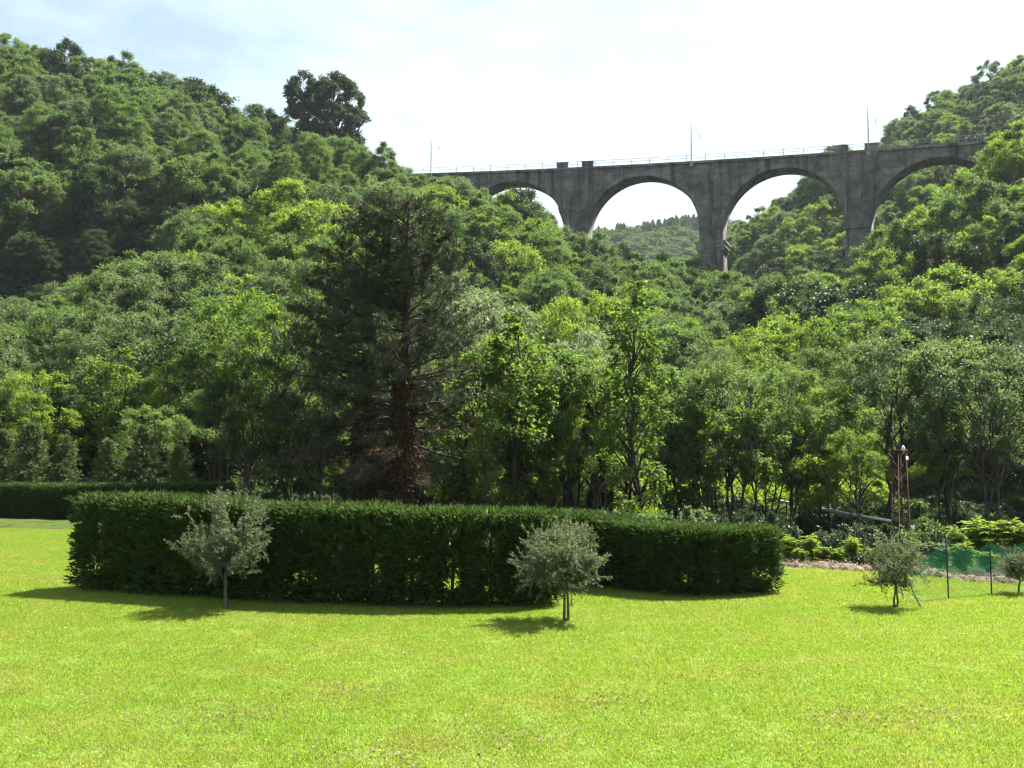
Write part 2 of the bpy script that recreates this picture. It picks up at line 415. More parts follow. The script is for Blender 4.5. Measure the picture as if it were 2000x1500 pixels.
def build_terrain():
    xs = np.concatenate([np.arange(-900, -200, 25), np.arange(-200, 220, 3.0), np.arange(220, 1000, 25)])
    ys = np.concatenate([np.arange(-300, 20, 20), np.arange(20, 300, 3.0), np.arange(300, 1500, 30)])
    Xg, Yg = np.meshgrid(xs, ys)
    Z = ground(Xg, Yg) - 0.10
    nx, ny = len(xs), len(ys)
    V = np.stack([Xg, Yg, Z], -1).reshape(-1, 3)
    i = np.arange(nx - 1)[None] + nx * np.arange(ny - 1)[:, None]
    F = np.stack([i, i + 1, i + nx + 1, i + nx], -1).reshape(-1, 4)
    o = link('hillside_ground', mesh_np('hillside_ground', V, F, M['forest_floor'], 4, True))
    tag(o, 'dark wooded valley floor and slopes under the trees', None, None, 'structure')
build_terrain()

LAWN = [(-90, -60), (90, -60), (60, 14), (30, 20.5), (13.4, 25.7), (9.85, 27.6), (7.5, 28.8), (4, 30), (-3, 31), (-8, 36), (-14, 39.6), (-30, 41), (-90, 42)]
def poly_sheet(name, pts, z, mat, step=None):
    me = bpy.data.meshes.new(name)
    me.from_pydata([(x, y, z) for x, y in pts], [], [list(range(len(pts)))])
    me.update(); me.materials.append(mat)
    return link(name, me)
def in_poly(x, y, poly):
    x, y = np.asarray(x), np.asarray(y)
    c = np.zeros(x.shape, bool); n = len(poly)
    for i in range(n):
        (x0, y0), (x1, y1) = poly[i], poly[(i + 1) % n]
        if y0 == y1: continue
        h = ((y0 > y) != (y1 > y)) & (x < (x1 - x0) * (y - y0) / (y1 - y0) + x0)
        c ^= h
    return c
tag(poly_sheet('lawn', LAWN, 0.0, M['lawn']), 'sunlit bright green mown lawn', None, None, 'structure')

# ------------------------------------------------------------------ geometry-node scatter (for stuff nobody could count)
def scatter(name, pts, rot, scl, sources, label, kind='stuff', cat=None, tint=None):
    me = bpy.data.meshes.new(name)
    me.vertices.add(len(pts)); me.vertices.foreach_set('co', np.asarray(pts, np.float32).ravel())
    a = me.attributes.new('rot', 'FLOAT_VECTOR', 'POINT'); a.data.foreach_set('vector', np.asarray(rot, np.float32).ravel())
    a = me.attributes.new('scl', 'FLOAT_VECTOR', 'POINT'); a.data.foreach_set('vector', np.asarray(scl, np.float32).ravel())
    idx = R.integers(0, len(sources), len(pts)).astype(np.int32)
    a = me.attributes.new('pick', 'INT', 'POINT'); a.data.foreach_set('value', idx)
    me.update()
    o = link(name, me)
    g = bpy.data.node_groups.new(name, 'GeometryNodeTree')
    g.interface.new_socket('Geometry', in_out='INPUT', socket_type='NodeSocketGeometry')
    g.interface.new_socket('Geometry', in_out='OUTPUT', socket_type='NodeSocketGeometry')
    n, l = g.nodes, g.links
    gi, go = n.new('NodeGroupInput'), n.new('NodeGroupOutput')
    iop = n.new('GeometryNodeInstanceOnPoints'); iop.inputs['Pick Instance'].default_value = True
    jn = n.new('GeometryNodeJoinGeometry')
    for s in reversed(sources):
        oi = n.new('GeometryNodeObjectInfo'); oi.inputs['Object'].default_value = s; oi.inputs['As Instance'].default_value = True
        l.new(oi.outputs['Geometry'], jn.inputs[0])
    def named(nm, dt):
        q = n.new('GeometryNodeInputNamedAttribute'); q.data_type = dt; q.inputs['Name'].default_value = nm
        return q.outputs['Attribute']
    l.new(gi.outputs[0], iop.inputs['Points']); l.new(jn.outputs[0], iop.inputs['Instance'])
    l.new(named('pick', 'INT'), iop.inputs['Instance Index'])
    e = n.new('FunctionNodeEulerToRotation'); l.new(named('rot', 'FLOAT_VECTOR'), e.inputs[0]); l.new(e.outputs[0], iop.inputs['Rotation'])
    l.new(named('scl', 'FLOAT_VECTOR'), iop.inputs['Scale'])
    l.new(iop.outputs[0], go.inputs[0])
    md = o.modifiers.new('scatter', 'NODES'); md.node_group = g
    tag(o, label, cat, None, kind)
    return o

# ------------------------------------------------------------------ viaduct
HS = np.arange(-80, 140, .5)
HT = np.radians(17 + 4 * HS / 25.7)
HX = np.cumsum(np.cos(HT)) * .5; HY = np.cumsum(-np.sin(HT)) * .5
i0 = int(np.argmin(abs(HS)))
HX = HX - HX[i0] + 12.2; HY = HY - HY[i0] + 190.0
ZC = np.polyfit([-28, 0, 25.7, 51.4, 76], [56.2, 55.4, 54.5, 53.3, 52.2], 2)
def zd(s): return np.polyval(ZC, s)
def via(s, w, z):
    s, w, z = np.broadcast_arrays(np.asarray(s, float), np.asarray(w, float), np.asarray(z, float))
    th = np.radians(17 + 4 * s / 25.7)
    return np.stack([np.interp(s, HS, HX) + w * np.sin(th), np.interp(s, HS, HY) + w * np.cos(th), z], -1)
VB = np.array([12.2, 190.0, 28.0])
BW, SPAN, RAD = 5.2, 25.7, 10.8
viaduct = thing('railway_viaduct', 'tall grey stone railway viaduct with round arches crossing the wooded valley', 'viaduct', tuple(VB))

def vpart(name, swz, F, mat=None, parent=None, n=4, smooth=False):
    swz = np.asarray(swz, float)
    P = via(swz[:, 0], swz[:, 1], swz[:, 2]) - VB
    return link(name, mesh_np(name, P, F, mat or M['masonry'], n, smooth, {'swz': swz}), parent or viaduct)

class SW:
    """solids in bridge coordinates: along, across, up"""
    def __init__(s): s.v = []; s.f = []; s.n = 0
    def grid(s, A):
        m, k = A.shape[:2]; s.v.append(A.reshape(-1, 3))
        i = np.arange(k - 1)[None] + k * np.arange(m - 1)[:, None]
        s.f.append((np.stack([i, i + 1, i + k + 1, i + k], -1) + s.n).reshape(-1, 4)); s.n += m * k
    def loft(s, sections):
        """sections: (m, k, 3) closed rings -> tube with both ends closed by fans"""
        A = np.asarray(sections, float); m, k = A.shape[:2]
        s.grid(np.concatenate([A, A[:, :1]], 1))
        for e in (A[0], A[-1]):
            s.v.append(e); s.f.append(np.array([[0, 1, 2, 3]]) + s.n); s.n += k
    def long_box(s, s0, s1, w0, w1, f0, f1, step=2.0):
        ss = np.linspace(s0, s1, max(2, int((s1 - s0) / step) + 1))
        s.loft([[(q, w0, f0(q)), (q, w1, f0(q)), (q, w1, f1(q)), (q, w0, f1(q))] for q in ss])
    def done(s, name, mat=None, parent=None): return vpart(name, np.concatenate(s.v), np.concatenate(s.f), mat, parent)

PIERS = [-1, 0, 1, 2, 3]
def spring(k):            # springing height of the arch between pier k and k+1
    return zd((k + .5) * SPAN) - 2.25 - RAD
for k in PIERS:
    c = k * SPAN
    top = min(spring(k - 1), spring(k)) if k > -1 else spring(k)
    x, y, _ = via(c, BW / 2, 0)
    foot = float(ground(x, y)) - 3
    hw = SPAN / 2 - RAD
    pr = SW()
    secs = []
    for z, d in ((foot, (top - foot) / 45), (top, 0), (zd(c) - .5, 0)):
        secs.append([(c - hw - d + .004, -d, z), (c + hw + d - .004, -d, z), (c + hw + d - .004, BW + d, z), (c - hw - d + .004, BW + d, z)])
    pr.loft(secs)
    pier = pr.done('pier')
    im = SW()            # corbelled impost just under the springing
    for (z0, z1, e) in ((top - 3.3, top - 2.7, .30), (top - 2.697, top - 1.9, .55), (top - 1.897, top - 1.5, .75)):
        d = (top - z0) / 45 + e
        for sg in (-1, 1):
            a, b = sorted((c + sg * (hw - .35), c + sg * (hw + d)))
            im.long_box(a, b, -.12, BW + .12, lambda q: z0, lambda q: z1, 10)
    im.done('impost', None, pier)
    if k in (0, 2):
        for (w0, w1) in ((-.28, -.002), (BW + .002, BW + .28)):
            pl = SW(); secs = []
            for z in list(np.linspace(top, top + 5.6, 9)) + [zd(c) - .46]:
                h = min(max(z - top, 0), 5.6); r = hw + (RAD - math.sqrt(RAD ** 2 - h ** 2)) * .95
                r = min(r, 3.35)
                secs.append([(c - r, w0, z), (c + r, w0, z), (c + r, w1, z), (c - r, w1, z)])
            pl.loft(secs)
            pl.done('pilaster', None, pier)
for k in (-1, 0, 1, 2):
    c = (k + .5) * SPAN; zs = spring(k)
    a = np.linspace(math.pi, 0, 41)
    ss, zz = c + RAD * np.cos(a), zs + RAD * np.sin(a)
    b = SW()              # arch barrel with its ring of voussoirs, standing 9 cm proud
    R2 = RAD + .75
    sec = []
    for t in a:
        r2 = R2
        s_in, z_in = c + RAD * math.cos(t), zs + RAD * math.sin(t)
        s_o, z_o = c + r2 * math.cos(t), zs + r2 * math.sin(t)
        sec.append([(s_in, -.09, z_in), (s_in, BW + .09, z_in), (s_o, BW + .09, z_o), (s_o, -.09, z_o)])
    b.loft(sec); b.done('arch')
    w = SW()
    for wf in (0.0, BW):
        rr = RAD + .4
        lo = np.stack([c + rr * np.cos(a), np.full(41, wf), zs + rr * np.sin(a)], -1)
        lo[:, 0] = np.clip(lo[:, 0], c - RAD + .002, c + RAD - .002)
        hi = lo.copy(); hi[:, 2] = zd(lo[:, 0]) - .5
        w.grid(np.stack([lo + (hi - lo) * t for t in np.linspace(0, 1, 4)]))
    w.done('spandrel_wall')
dk = SW(); dk.long_box(-42, 110, -.38, BW + .38, lambda q: zd(q) - .5, lambda q: zd(q) - .05, 2.5); dk.done('deck')
ab = SW()
ab.long_box(-46, -SPAN - 2.1, -.05, BW + .05, lambda q: zd(q) - 26, lambda q: zd(q) - .502, 3); ab.done('abutment_wall')
ab = SW()
ab.long_box(3 * SPAN + 2.1, 110, -.05, BW + .05, lambda q: zd(q) - 22, lambda q: zd(q) - .502, 3); ab.done('abutment_wall')
for k in (0, 2):
    for sg in (-1, 1):
        for (w0, w1) in ((-.33, .12), (BW - .12, BW + .33)):
            q = SW(); c = k * SPAN + sg * 2.5
            q.long_box(c - 1.12, c + 1.12, w0, w1, lambda t: zd(t) - .046, lambda t: zd(t) + .95, 3)
            q.long_box(c - 1.2, c + 1.2, w0 - .06, w1 + .06, lambda t: zd(t) + .953, lambda t: zd(t) + 1.07, 3)
            q.done('parapet_block')
for wf in (-.22, BW + .22):
    rl = SW()
    for h in (.55, 1.05):
        rl.long_box(-40, 108, wf - .03, wf + .03, lambda t: zd(t) + h - .03, lambda t: zd(t) + h + .03, 3)
    rails = rl.done('railing', M['steel'])
    s_ = -38.0
    while s_ < 106:
        if min(abs(s_ - q) for q in (-2.5, 2.5, 2 * SPAN - 2.5, 2 * SPAN + 2.5)) > 1.3:
            p_ = SW(); p_.long_box(s_ - .045, s_ + .045, wf - .045, wf + .045, lambda t: zd(t) - .06, lambda t: zd(t) + 1.1, 5)
            p_.done('post', M['steel'], rails)
        s_ += 3.5
bl = SW(); bl.long_box(-42, 110, .7, BW - .7, lambda q: zd(q) - .052, lambda q: zd(q) + .22, 4); bl.done('ballast', M['concrete'])

# overhead line masts and wire
mast_s = [-29.3, 22.4, 53.4]
mast_label = ['thin railway line mast at the wooded hill end of the viaduct', 'thin railway line mast above the middle pier of the viaduct',
              'thin railway line mast beside the parapet blocks against the green hill']
for s_, lab in zip(mast_s, mast_label):
    b = via(s_, -.42, float(zd(s_)) - .5)
    th = math.radians(17 + 4 * s_ / 25.7)
    t = thing('catenary_mast', lab, 'line mast', tuple(b), -th, 'railway line masts on the viaduct')
    q = Tubes(); q.add([(0, 0, -.8), (0, 0, 3), (0, 0, 6), (0, 0, 8.3)], [.13, .11, .085, .05], 8); link('pole', q.mesh('mast_pole', M['steel']), t)
    q = Tubes(); q.add([(0, .1, 6.4), (1.0, 2.0, 6.25), (1.0, 2.9, 6.2)], .04, 5); q.add([(0, .1, 7.4), (1.0, 2.6, 6.3)], .022, 4); q.add([(1.0, 2.6, 6.2), (1.25, 2.7, 4.9)], .022, 4)
    link('bracket', q.mesh('mast_bracket', M['steel']), t)
    q = Tubes(); hh, rr_ = [], []
    for zz in np.arange(5.3, 6.2, .18): hh += [zz, zz + .05, zz + .1, zz + .14]; rr_ += [.03, .1, .1, .03]
    q.add([(1.02 + (6.2 - zz) * .15, 2.62, zz) for zz in hh], rr_, 8)
    link('insulator', q.mesh('mast_insulator', M['galv']), t)
    q = Tubes(); q.box((-.28, -.1, -.75), (.28, .42, -.02)); link('bracket_base', q.mesh('mast_base', M['concrete'], False), t)
ow = Tubes()
for h, sag in ((6.1, .9), (4.9, .15)):
    ends = [-60] + mast_s + [98]
    for a_, b_ in zip(ends[:-1], ends[1:]):
        t = np.linspace(0, 1, 12)
        s_ = a_ + (b_ - a_) * t
        ow.add(via(s_, 2.2, zd(s_) - .5 + h - 4 * sag * t * (1 - t)), .012, 4)
tag(link('overhead_wire', ow.mesh('overhead_wire', M['steel'])), 'thin overhead railway wires strung between the masts on the viaduct', 'wire')

# ------------------------------------------------------------------ tree makers
def clump_leaves(L, rng, cen, rad, out, ntw, nlf, ll, lw, droop, flat=.75, up=.5):
    n = ntw
    d = unit(rng.normal(size=(n, 3)) + out * .9 + np.array([0, 0, up]))
    ln = rad * rng.uniform(.55, 1.15, n)
    s = np.sqrt(rng.uniform(.05, 1, (n, nlf)))
    p = cen + d[:, None] * (ln[:, None] * s)[..., None] * np.array([1, 1, flat]) + rng.normal(size=(n, nlf, 3)) * rad * .13
    p[..., 2] -= (s ** 2) * rad * .16
    dd = d[:, None] * .55 + rng.normal(size=(n, nlf, 3)) * .65 + np.array([0, 0, -droop])
    nn = rng.normal(size=(n, nlf, 3)) * .55 + np.array([0, 0, 1.0])
    sz = rng.uniform(.65, 1.3, n * nlf)
    L.add(p.reshape(-1, 3), dd.reshape(-1, 3), nn.reshape(-1, 3), ll * sz, lw * sz)

def broadleaf(seed, H, cb, prof, ncl, cr, ntw, nlf, ll, lw, droop=.35, tr=.16, stems=1, spread=.0, flat=.75, up=.5, inner=.35, lean=0., gap=.72, mat_leaf='locust', mat_bark='bark', limbs=True, nm='tree'):
    """returns (trunk mesh, crown mesh, height): trunk with limbs, crown of leaf sprays gathered in clumps"""
    rng = np.random.default_rng(seed)
    T, L = Tubes(), Leaves()
    axes = []
    for s in range(stems):
        a = rng.uniform(0, 6.28) if stems > 1 else rng.uniform(0, 6.28)
        off = np.array([math.cos(a), math.sin(a)]) * spread * rng.uniform(.5, 1)
        t = np.linspace(0, 1, 9)
        wob = np.cumsum(rng.normal(size=(9, 2)) * .014 * H, 0); wob -= wob[0]
        pts = np.stack([off[0] * .15 + off[0] * t + wob[:, 0] + lean * H * t, off[1] * .15 + off[1] * t + wob[:, 1], t * H * rng.uniform(.84, .93)], -1)
        r = tr / math.sqrt(stems) * (1 - t) ** .8 + .015
        r[0] *= 1.35
        T.add(pts, r, 7); axes.append(pts)
    cen = []
    tries = 0
    while len(cen) < ncl and tries < ncl * 40:
        tries += 1
        t = rng.uniform(0, 1); a = rng.uniform(0, 6.28)
        rr = prof(t) * math.sqrt(rng.uniform(inner, 1))
        ax = axes[rng.integers(0, stems)]
        z = H * (cb + (1 - cb) * t) - cr * .3
        base = np.array([np.interp(z, ax[:, 2], ax[:, 0]), np.interp(z, ax[:, 2], ax[:, 1])])
        p = np.array([base[0] + rr * math.cos(a), base[1] + rr * math.sin(a), z + rng.normal() * .1 * cr])
        if all(np.linalg.norm(p - q[0]) > cr * gap for q in cen): cen.append((p, ax))
    for p, ax in cen:
        rad = cr * rng.uniform(.6, 1.4)
        cxy = np.array([np.interp(p[2], ax[:, 2], ax[:, 0]), np.interp(p[2], ax[:, 2], ax[:, 1])])
        o = np.array([p[0] - cxy[0], p[1] - cxy[1], .15 * H * (p[2] / H - .5)])
        o = unit(o)
        clump_leaves(L, rng, p, rad, o, ntw, nlf, ll, lw, droop, flat, up)
        if limbs:
            d = math.hypot(p[0] - cxy[0], p[1] - cxy[1])
            z0 = max((.3 if stems > 1 else .12) * H, p[2] - d * rng.uniform(.7, 1.2) - .05 * H)
            b = np.array([np.interp(z0, ax[:, 2], ax[:, 0]), np.interp(z0, ax[:, 2], ax[:, 1]), z0])
            m = (b + p) / 2 + np.array([0, 0, .12 * d]) + rng.normal(size=3) * .05 * d
            r0 = tr * .38 * (1 - z0 / H) + .02
            T.add([b, (b + m) / 2 + rng.normal(size=3) * .02 * d, m, p], [r0, r0 * .8, r0 * .6, .012], 5)
    return T.mesh(nm + '_trunk', M[mat_bark]), L.mesh(nm + '_crown', M[mat_leaf]), H

def with_mat(me, name):
    c = me.copy(); c.materials.clear(); c.materials.append(M[name]); return c

def round_prof(r, k=.6):
    return lambda t: r * (max(0.0, 1 - (abs(t - .42) / .62) ** 2.2)) ** k
def tall_prof(r):
    return lambda t: r * (.55 + .45 * math.sin(min(1, t * 1.25) * math.pi * .5)) * (1 - max(0, t - .55) / .45 * .8) if t < 1 else .1

PROTO = {}
# far hillside crowns
for i, (sd, H, r, cb) in enumerate([(1, 10, 3.7, .22), (2, 11, 4.1, .2), (3, 9, 3.9, .2), (4, 12, 3.5, .15)]):
    PROTO['far%d' % i] = broadleaf(sd, H, cb, round_prof(r), 42, 1.2, 20, 32, .26, .11, .3, .17, nm='hill_tree', gap=.78)
for i, (sd, H, r, cb) in enumerate([(11, 14, 3.4, .12), (12, 15, 3.9, .1)]):
    PROTO['tall%d' % i] = broadleaf(sd, H, cb, tall_prof(r), 66, 1.25, 19, 32, .27, .115, .35, .2, nm='tall_tree', gap=.78)
for i, (sd, H, r, cb) in enumerate([(21, 10, 3.6, .2), (22, 9, 3.3, .18)]):
    PROTO['oak%d' % i] = broadleaf(sd, H, cb, round_prof(r), 46, 1.1, 20, 30, .24, .16, .15, .2, mat_leaf='oak', nm='oak')
# nearer locusts of the valley floor: smaller leaves, several stems
for i, (sd, H, r, st) in enumerate([(31, 8.5, 2.5, 3), (32, 9, 2.9, 2), (33, 8, 2.3, 4), (34, 9.5, 2.7, 3)]):
    PROTO['near%d' % i] = broadleaf(sd, H, .46, round_prof(r, .5), 46, .70, 15, 24, .17, .06, .35, .105, st, .55, .7, .5, .2, gap=.9, mat_leaf='locust', nm='valley_tree')
PROTO['alder0'] = broadleaf(41, 10, .10, tall_prof(1.05), 50, .50, 10, 14, .14, .10, .25, .13, 1, 0, .9, .35, .1, mat_leaf='alder', mat_bark='bark_dark', nm='alder')
PROTO['alder1'] = broadleaf(42, 9, .18, tall_prof(1.35), 56, .60, 13, 17, .15, .10, .25, .12, 2, .5, .9, .35, .15, mat_leaf='alder', mat_bark='bark_dark', nm='alder')
PROTO['willow0'] = broadleaf(51, 8, .15, round_prof(2.6, .5), 60, .75, 17, 28, .20, .045, .5, .14, 2, .6, .8, .5, .2, mat_leaf='willow', nm='willow')
PROTO['sapling0'] = broadleaf(61, 6.5, .48, round_prof(.8, .5), 22, .5, 12, 18, .17, .08, .3, .05, 2, .3, .8, .4, .1, mat_leaf='locust', mat_bark='bark_dark', nm='sapling')
PROTO['sapling1'] = broadleaf(62, 6, .42, round_prof(.9, .5), 22, .55, 12, 18, .17, .09, .3, .05, 3, .5, .8, .4, .1, mat_leaf='alder', mat_bark='bark_dark', nm='sapling')
# bushes
PROTO['bush0'] = broadleaf(71, 1.6, .1, round_prof(1.0, .4), 26, .42, 12, 14, .15, .085, .1, .03, 4, .6, .7, .6, .1, mat_leaf='shrub', nm='bush')
PROTO['bush1'] = broadleaf(72, 1.9, .1, round_prof(1.2, .4), 28, .45, 12, 14, .14, .09, .1, .03, 4, .7, .7, .6, .1, mat_leaf='gloss', nm='bush')

def plant_tree(name, label, cat, x, y, proto, height, mat=None, group=None, rz=None, z=None, wide=1.0, bark=None):
    tk, cr, H = PROTO[proto]
    if mat:
        key = (proto, mat)
        if key not in PROTO: PROTO[key] = with_mat(cr, mat)
        cr = PROTO[key]
    z = float(ground(x, y)) - .12 if z is None else z
    k = height / H
    t = thing(name, label, cat, (x, y, z), random.uniform(0, 6.28) if rz is None else rz, group)
    t.scale = (k * wide, k * wide, k)
    link('trunk', tk, t); link('crown', cr, t)
    return t

# ------------------------------------------------------------------ valley-floor trees, each where the photograph shows it
def top_tree(name, label, cat, px, ytop, Y, proto, mat=None, wide=1.0, group='trees along the valley floor', rz=None, z=None):
    x, y, zt = at(px, ytop, Y)
    g = (float(ground(x, y)) - .12) if z is None else z
    return plant_tree(name, label, cat, x, y, proto, (zt - g) * 1.03, mat, group, rz, g, wide)

EXPLICIT = [
 # name, label, cat, px, ytop, Y, proto, mat, wide
 ('locust_tree', 'yellow-green locust tree with a forked dark trunk behind the far end of the back hedge', 'tree', 80, 735, 54, 'near1', 'locust_bright', 1.0),
 ('locust_tree', 'young locust with a pointed bright crown rising above its neighbours behind the hedge corner', 'tree', 218, 690, 55, 'alder1', 'locust_bright', 1.0),
 ('locust_tree', 'dull green locust tree cut off by the left picture edge above the back hedge', 'tree', -20, 760, 53, 'near0', 'locust_light', 1.0),
 ('locust_tree', 'grey-green feathery locust tree between the forked locust and the pointed young one', 'tree', 150, 745, 58, 'near2', 'locust_grey', 1.1),
 ('locust_tree', 'light green locust tree between the pointed young locust and the big broad-leaved tree', 'tree', 345, 725, 57, 'near3', 'locust_bright', 1.0),
 ('locust_tree', 'mid green locust tree with a rounded top close against the big broad-leaved tree', 'tree', 425, 700, 55, 'near0', 'locust_light', 1.0),
 ('ash_tree', 'broad bushy tree filling the gap under the pointed young locust', 'tree', 290, 800, 50, 'near2', 'locust_light', 1.1),
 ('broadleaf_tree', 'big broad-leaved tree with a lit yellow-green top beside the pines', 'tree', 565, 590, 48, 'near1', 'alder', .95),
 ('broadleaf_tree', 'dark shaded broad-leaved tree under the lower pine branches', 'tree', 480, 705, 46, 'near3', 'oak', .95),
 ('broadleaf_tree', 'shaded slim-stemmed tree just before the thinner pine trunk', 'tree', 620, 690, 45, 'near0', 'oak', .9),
 ('willow_tree', 'silvery willow peeping out behind the lit side of the pines', 'tree', 900, 560, 58, 'willow0', None, 1.0),
 ('alder_tree', 'leafy alder close beside the lit flank of the pines', 'tree', 925, 660, 47, 'alder1', None, 1.0),
 ('alder_tree', 'full-crowned alder with a dark slanting trunk between pines and silvery willow', 'tree', 1003, 632, 44, 'alder1', None, 1.15),
 ('alder_tree', 'low bright young alder before the full-crowned alder', 'tree', 945, 785, 41, 'alder0', None, .9),
 ('willow_tree', 'large pale silvery willow in the middle of the valley', 'tree', 1125, 665, 54, 'willow0', None, 1.15),
 ('locust_tree', 'yellowish round-topped locust above the large silvery willow', 'tree', 1145, 590, 66, 'near1', 'locust_bright', .8),
 ('alder_tree', 'tallest slender alder with one long straight dark trunk', 'tree', 1255, 572, 42, 'alder0', None, 1.1),
 ('locust_tree', 'thin-stemmed locust just beside the tallest slender alder', 'tree', 1190, 690, 50, 'near2', 'locust_light', 1.0),
 ('locust_tree', 'locust with a narrow bright crown and bare lower stem beside the leaning stems', 'tree', 1335, 730, 48, 'alder1', 'locust_light', 1.1),
 ('locust_tree', 'round-headed locust with several leaning stems above the end hedge', 'tree', 1435, 722, 48, 'near0', 'locust_light', 1.05),
 ('locust_tree', 'flat-topped locust between the leaning-stem locust and the pipe railing', 'tree', 1540, 735, 49, 'near3', 'locust_light', .95),
 ('locust_tree', 'brighter small locust above the white pipe railing', 'tree', 1625, 765, 50, 'near2', 'locust_bright', .95),
 ('locust_tree', 'wide grey-green locust just behind the rusty lattice mast', 'tree', 1730, 672, 50, 'near1', 'locust_grey', 1.05),
 ('locust_tree', 'largest feathery locust on the shaded side of the rusty lattice mast', 'tree', 1845, 680, 49, 'near0', 'locust_light', 1.05),
 ('locust_tree', 'last tall locust with a bare pale stem near the green net fence', 'tree', 1925, 690, 46, 'near2', 'locust_grey', .95),
 ('locust_tree', 'small light green locust lit in the dark wood beside the lattice mast', 'tree', 1672, 850, 45, 'near3', 'locust_bright', 1.0),
 ('locust_tree', 'tiny locust with yellow-green fronds low before the pipe railing', 'tree', 1590, 895, 47, 'sapling1', 'locust_bright', 1.3),
 ('locust_tree', 'half-seen locust at the picture edge behind the green net fence', 'tree', 2010, 700, 52, 'near1', 'locust_light', 1.0),
 ('locust_tree', 'light airy locust leaning over the thicket stems before the silvery willow', 'tree', 1105, 712, 46, 'near0', 'locust_light', .95),
 ('locust_tree', 'light airy locust between the thicket stems and the tallest alder', 'tree', 1178, 735, 45, 'near2', 'locust_bright', .95),
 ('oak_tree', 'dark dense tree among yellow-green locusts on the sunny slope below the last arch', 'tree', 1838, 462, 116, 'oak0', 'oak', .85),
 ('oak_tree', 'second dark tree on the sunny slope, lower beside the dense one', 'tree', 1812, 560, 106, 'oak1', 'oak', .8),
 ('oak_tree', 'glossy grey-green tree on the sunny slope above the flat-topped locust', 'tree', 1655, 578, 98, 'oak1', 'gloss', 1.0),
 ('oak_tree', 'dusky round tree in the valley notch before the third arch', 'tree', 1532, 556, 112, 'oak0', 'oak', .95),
]
for (nm, lab, cat, px, yt, Y, pr, mt, wd) in EXPLICIT:
    top_tree(nm, lab, cat, px, yt, Y, pr, mt, wd)

# slim stems of the thicket between the alders
sap = [(862, 800, 50), (900, 820, 52), (985, 800, 49), (1062, 705, 47), (1078, 720, 48), (1096, 740, 49), (1118, 730, 47), (1135, 750, 50), (1150, 725, 48), (1168, 745, 50), (1185, 735, 47),
       (1205, 760, 49), (1228, 750, 51), (1300, 780, 50), (1375, 800, 47), (1400, 790, 50), (1470, 810, 46), (1500, 800, 51), (570, 800, 50), (600, 830, 47), (650, 820, 50), (545, 840, 52), (1830, 800, 47), (1560, 830, 50)]
slabel = ['between the pines and the leafy alder', 'just beside the leafy alder trunk', 'under the full-crowned alder', 'first in the thicket beside the full-crowned alder', 'second in the thicket beside the full-crowned alder',
          'third in the thicket beside the full-crowned alder', 'fourth in the thicket, before the silvery willow', 'fifth in the thicket, before the silvery willow', 'sixth in the thicket, before the silvery willow',
          'seventh in the thicket, nearing the tallest alder', 'eighth in the thicket, nearing the tallest alder', 'ninth in the thicket, nearing the tallest alder', 'last in the thicket, against the tallest alder',
          'on the far side of the tallest alder', 'first beside the leaning locust stems', 'second beside the leaning locust stems', 'above the end hedge near its middle', 'above the far end of the end hedge',
          'first in the shade before the thin pine', 'second in the shade before the thin pine', 'touching the thin pine trunk', 'deepest in the shade of the broad-leaved trees', 'beyond the lattice mast in deep shade', 'standing over the pipe railing']
for i, ((px, yt, Y), sl) in enumerate(zip(sap, slabel)):
    top_tree('sapling', 'slim dark-stemmed sapling ' + sl, 'sapling', px, yt, Y, 'sapling%d' % (i % 2), ('locust', 'alder', 'locust_bright')[i % 3], 1.1, 'slim saplings in the valley thicket')

